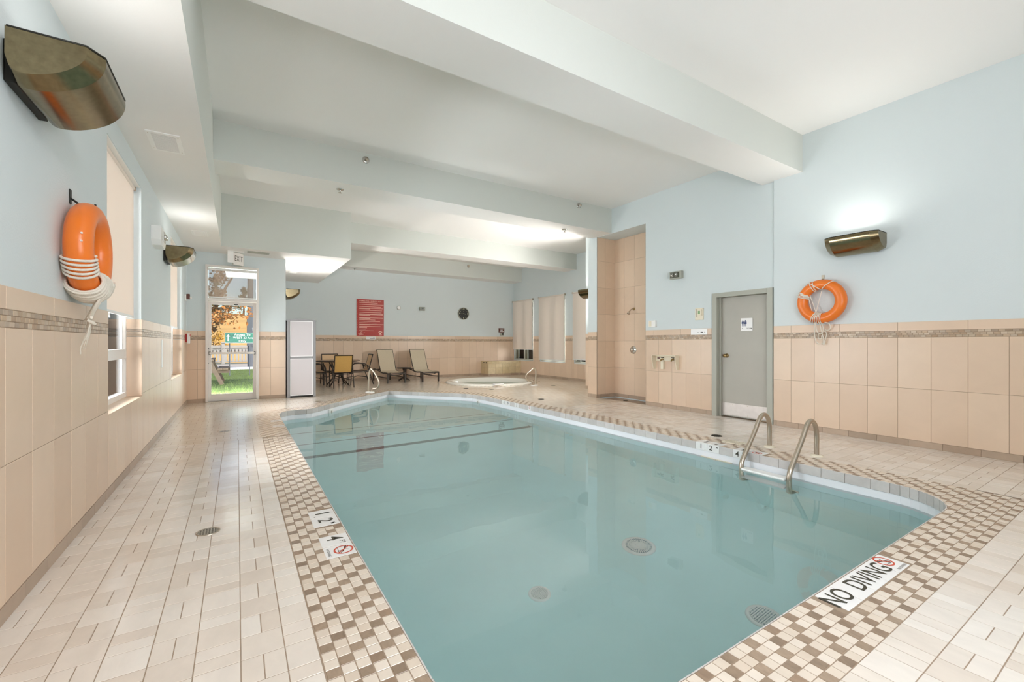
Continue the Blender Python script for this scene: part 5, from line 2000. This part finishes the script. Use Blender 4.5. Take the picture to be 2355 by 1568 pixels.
# ------------------------------------------------------------------ outdoors, seen through the glazed door
GZ = -.12
mb = MB()
mb.box((-60, 11.4, GZ-.2), (-.9, 27.0, GZ))
mb.box((-.9, 11.34, GZ-.2), (60, 27.0, GZ))
mb.box((-60, -30, GZ-.2), (-1.2, 11.4, GZ))
mb.box((9.75, -30, GZ-.2), (60, 11.4, GZ))
LAWN = struct(mb.link('lawn', 'grass'), 'green lawn outside the exit door')
rnd = random.Random(3)
mb = MB()
for i in range(9000):
    x, y = rnd.uniform(-2.2, 1.8), 11.5+15*rnd.random()**1.6
    h = rnd.uniform(.03, .07)
    a = rnd.uniform(0, PI)
    w = .006
    dx, dy = math.cos(a)*w, math.sin(a)*w
    mb.add([(x-dx, y-dy, GZ), (x+dx, y+dy, GZ), (x+rnd.uniform(-.02, .02), y+rnd.uniform(-.02, .02), GZ+h)], ((0, 1, 2),))
stuff(mb.link('grass_blades', 'grass', LAWN))
mb = MB()
mb.box((-60, 27.0, GZ-.2), (60, 33.5, GZ+.01))
struct(mb.link('road', 'road'), 'pale asphalt road beyond the lawn')
mb = MB()
mb.box((-60, 26.6, GZ-.2), (60, 27.0, GZ+.1), 0, None, 0)
struct(mb.link('kerb', 'poolband'), 'white kerb between lawn and road')
# hill, a slope rising away
mb = MB()
nx_, ny_ = 40, 16
V = []
for j in range(ny_+1):
    for i in range(nx_+1):
        x = -60+120*i/nx_
        t = j/ny_
        y = 36+70*t
        z = GZ+7.2*(t**.8)+.5*math.sin(x*.21+t*3)*t+.035*(-x)*t
        V.append((x, y, z))
F = [(j*(nx_+1)+i, j*(nx_+1)+i+1, (j+1)*(nx_+1)+i+1, (j+1)*(nx_+1)+i) for j in range(ny_) for i in range(nx_)]
mb.add(V, F, 0, True)
struct(mb.link('hill', 'hill'), 'dry orange grass hill behind the fence')

# fence along the road: posts, rails and single boards
o = tag(empty('fence', (0, 34.0, GZ)), 'grey board fence along the road outside', 'fence')
for x in (-6, -3.4, -.78, 1.9, 4.5):
    p = part(o, 'post', 'fence', lambda b, x=x: b.box((x-.09, -.09, 0), (x+.09, .09, 1.36), 0, None, .01))
    part(p, 'post_cap', 'fence', lambda b, x=x: b.box((x-.13, -.13, 1.36), (x+.13, .13, 1.42), 0, None, .02))
part(o, 'rail', 'fence', lambda b: b.box((-7, -.03, 1.08), (5.5, .03, 1.22)))
part(o, 'rail', 'fence', lambda b: b.box((-7, -.03, .12), (5.5, .03, .22)))
brd = MB().box((0, -.012, 0), (.135, .012, .88)).mesh('board', 'fence')
for i in range(62):
    inst('board', brd, o, Matrix.Translation((-6.9+.2*i, -.045, .12)))
brd2 = MB().box((0, -.012, 0), (12.5, .012, .13)).mesh('board', 'fence')
for i in range(4):
    inst('board', brd2, o, Matrix.Translation((-7, .05, .66+.14*i)))

# picnic table
o = tag(empty('picnic_table', (-1.02, 17.9, GZ)), 'weathered wooden picnic table on the lawn outside the door', 'picnic table')
for i in range(5):
    part(o, 'plank', 'wood', lambda b, i=i: b.box((-.37+.15*i, -.95, .80), (-.37+.15*i+.14, .95, .84), 0, None, .004))
for s in (-1, 1):
    for i in range(2):
        x = s*.62+(.0 if i else -.15)+(.01 if s > 0 else 0)
        part(o, 'bench_plank', 'wood', lambda b, x=x: b.box((x, -.95, .50), (x+.14, .95, .54), 0, None, .004))
for y in (-.7, .7):
    part(o, 'crossbeam', 'wood', lambda b, y=y: b.box((-.80, y-.02, .38), (.80, y+.02, .50), 0, None, .004))
    part(o, 'top_beam', 'wood', lambda b, y=y: b.box((-.36, y-.02, .70), (.36, y+.02, .80)))
    for s in (-1, 1):
        part(o, 'leg', 'wood', lambda b, y=y, s=s: b.bar((s*.60, y-.04, 0), (s*.24, y-.04, .80), .12, .045, 0, (0, 1, 0)))

# street sign and post
o = tag(empty('street_sign', (.08, 21.5, GZ)), 'green access sign with an arrow outside the exit door', 'sign')
part(o, 'panel', 'signgreen', lambda b: b.box((-.52, -.01, 1.36), (.52, .01, 1.80), 0, None, .01))
def greentext(b):
    Mf = frame((0, -.012, 1.58), (1, 0, .0), (0, 0, 1), (0, -1, 0))
    put_text(b, 'Access To', Mf, .125, 1.1, .004, x=.10, y=.135)
    put_text(b, 'WEST 23 Ave', Mf, .125, 1.0, .006, x=.13, y=.0)
    put_text(b, 'Only', Mf, .125, 1.1, .004, x=.10, y=-.135)
    strip(b, Mf, -.40, -.13, -.40, .06, .045)
    b.add([Mf @ Vector(p) for p in ((-.47, .05, 0), (-.33, .05, 0), (-.40, .15, 0))], ((0, 1, 2),))
    for x0, y0, x1, y1 in ((-.51, -.21, .51, -.21), (-.51, .21, .51, .21), (-.51, -.21, -.51, .21), (.51, -.21, .51, .21)):
        strip(b, Mf, x0, y0, x1, y1, .012)
part(o, 'lettering', 'signwhite', greentext)
for x in (-.35, .36):
    part(o, 'post', 'polegrey', lambda b, x=x: b.tube([(x, .03, 0), (x, .03, 1.5)], .02, 8))
o = tag(empty('utility_pole', (.60, 27.8, GZ)), 'tall dark grey pole outside, right of the green sign', 'pole')
part(o, 'pole', 'polegrey', lambda b: b.tube([(0, 0, 0), (0, 0, 9)], .14, 14))
part(o, 'pole_band', 'polegrey', lambda b: b.box((-.16, -.15, 1.2), (.16, .15, 2.9), 0, None, .02))

def tree(x, y, h, crown, leafmat, label, n, size, seed, conifer=False, lean=0.0, z=None):
    r = random.Random(seed)
    o = tag(empty('tree', (x, y, GZ if z is None else z)), label, 'tree', 'trees outside the exit door')
    part(o, 'trunk', 'bark', lambda b: b.tube(smooth([(0, 0, 0), (.05+lean*.2, 0, h*.3), (lean*.5, 0, h*.6), (lean, 0, h*.92)], 4), .1, 8, radii=[.03*h*(1-.8*i/12) for i in range(13)]))
    tips = []
    def br(b):
        for k in range(16 if not conifer else 30):
            t = r.uniform(.28, .9)
            a = r.uniform(0, 2*PI)
            l = crown*(r.uniform(.6, 1.0) if not conifer else (1.02-t)*1.1)
            p0 = Vector((lean*t, 0, h*t))
            p2 = p0+Vector((math.cos(a)*l, math.sin(a)*l, l*r.uniform(.0, .5) if not conifer else -l*.2))
            b.tube([p0, (p0+p2)/2+Vector((0, 0, .08*l)), p2], .02, 5, radii=[.012*h*(1-t)+.012, .012, .006])
            tips.append((p0, p2))
    part(o, 'branches', 'bark', br)
    def lv(b):
        for k in range(n):
            p0, p2 = r.choice(tips)
            t = r.uniform(.3, 1.05)
            c = p0+(p2-p0)*t+Vector((r.gauss(0, .16), r.gauss(0, .16), r.gauss(0, .14)))*crown*.6
            u = Vector((r.gauss(0, 1), r.gauss(0, 1), r.gauss(0, 1))).normalized()
            v = u.cross(Vector((r.gauss(0, 1), r.gauss(0, 1), r.gauss(0, 1)))).normalized()
            s_ = size*r.uniform(.6, 1.3)
            b.add([c-u*s_, c-v*s_*.5, c+u*s_, c+v*s_*.5], ((0, 1, 2, 3),))
    stuff(part(o, 'leaves', leafmat, lv))
    return o
tree(-1.75, 21.0, 6.2, 2.1, 'leaforange', 'orange leaved tree reaching in from the left outside the door', 1500, .075, 1, lean=.9)
tree(-1.35, 35.2, 1.9, 1.0, 'leafyellow', 'low yellow bush behind the fence outside', 600, .08, 2)
tree(1.0, 96.0, 6.0, 1.7, 'leafgreen', 'small dark conifer on the ridge in the middle of the door view', 1200, .16, 4, True, z=6.2)
tree(-3.2, 97.0, 7.5, 2.0, 'leafgreen', 'broader dark conifer on the ridge at the left of the door view', 1200, .16, 6, True, z=6.4)
tree(-2.1, 33.0, 6.6, 1.5, 'leafbrown', 'tall brownish tree leaning over the fence, its crown behind the transom blind', 1900, .10, 8, lean=2.1)
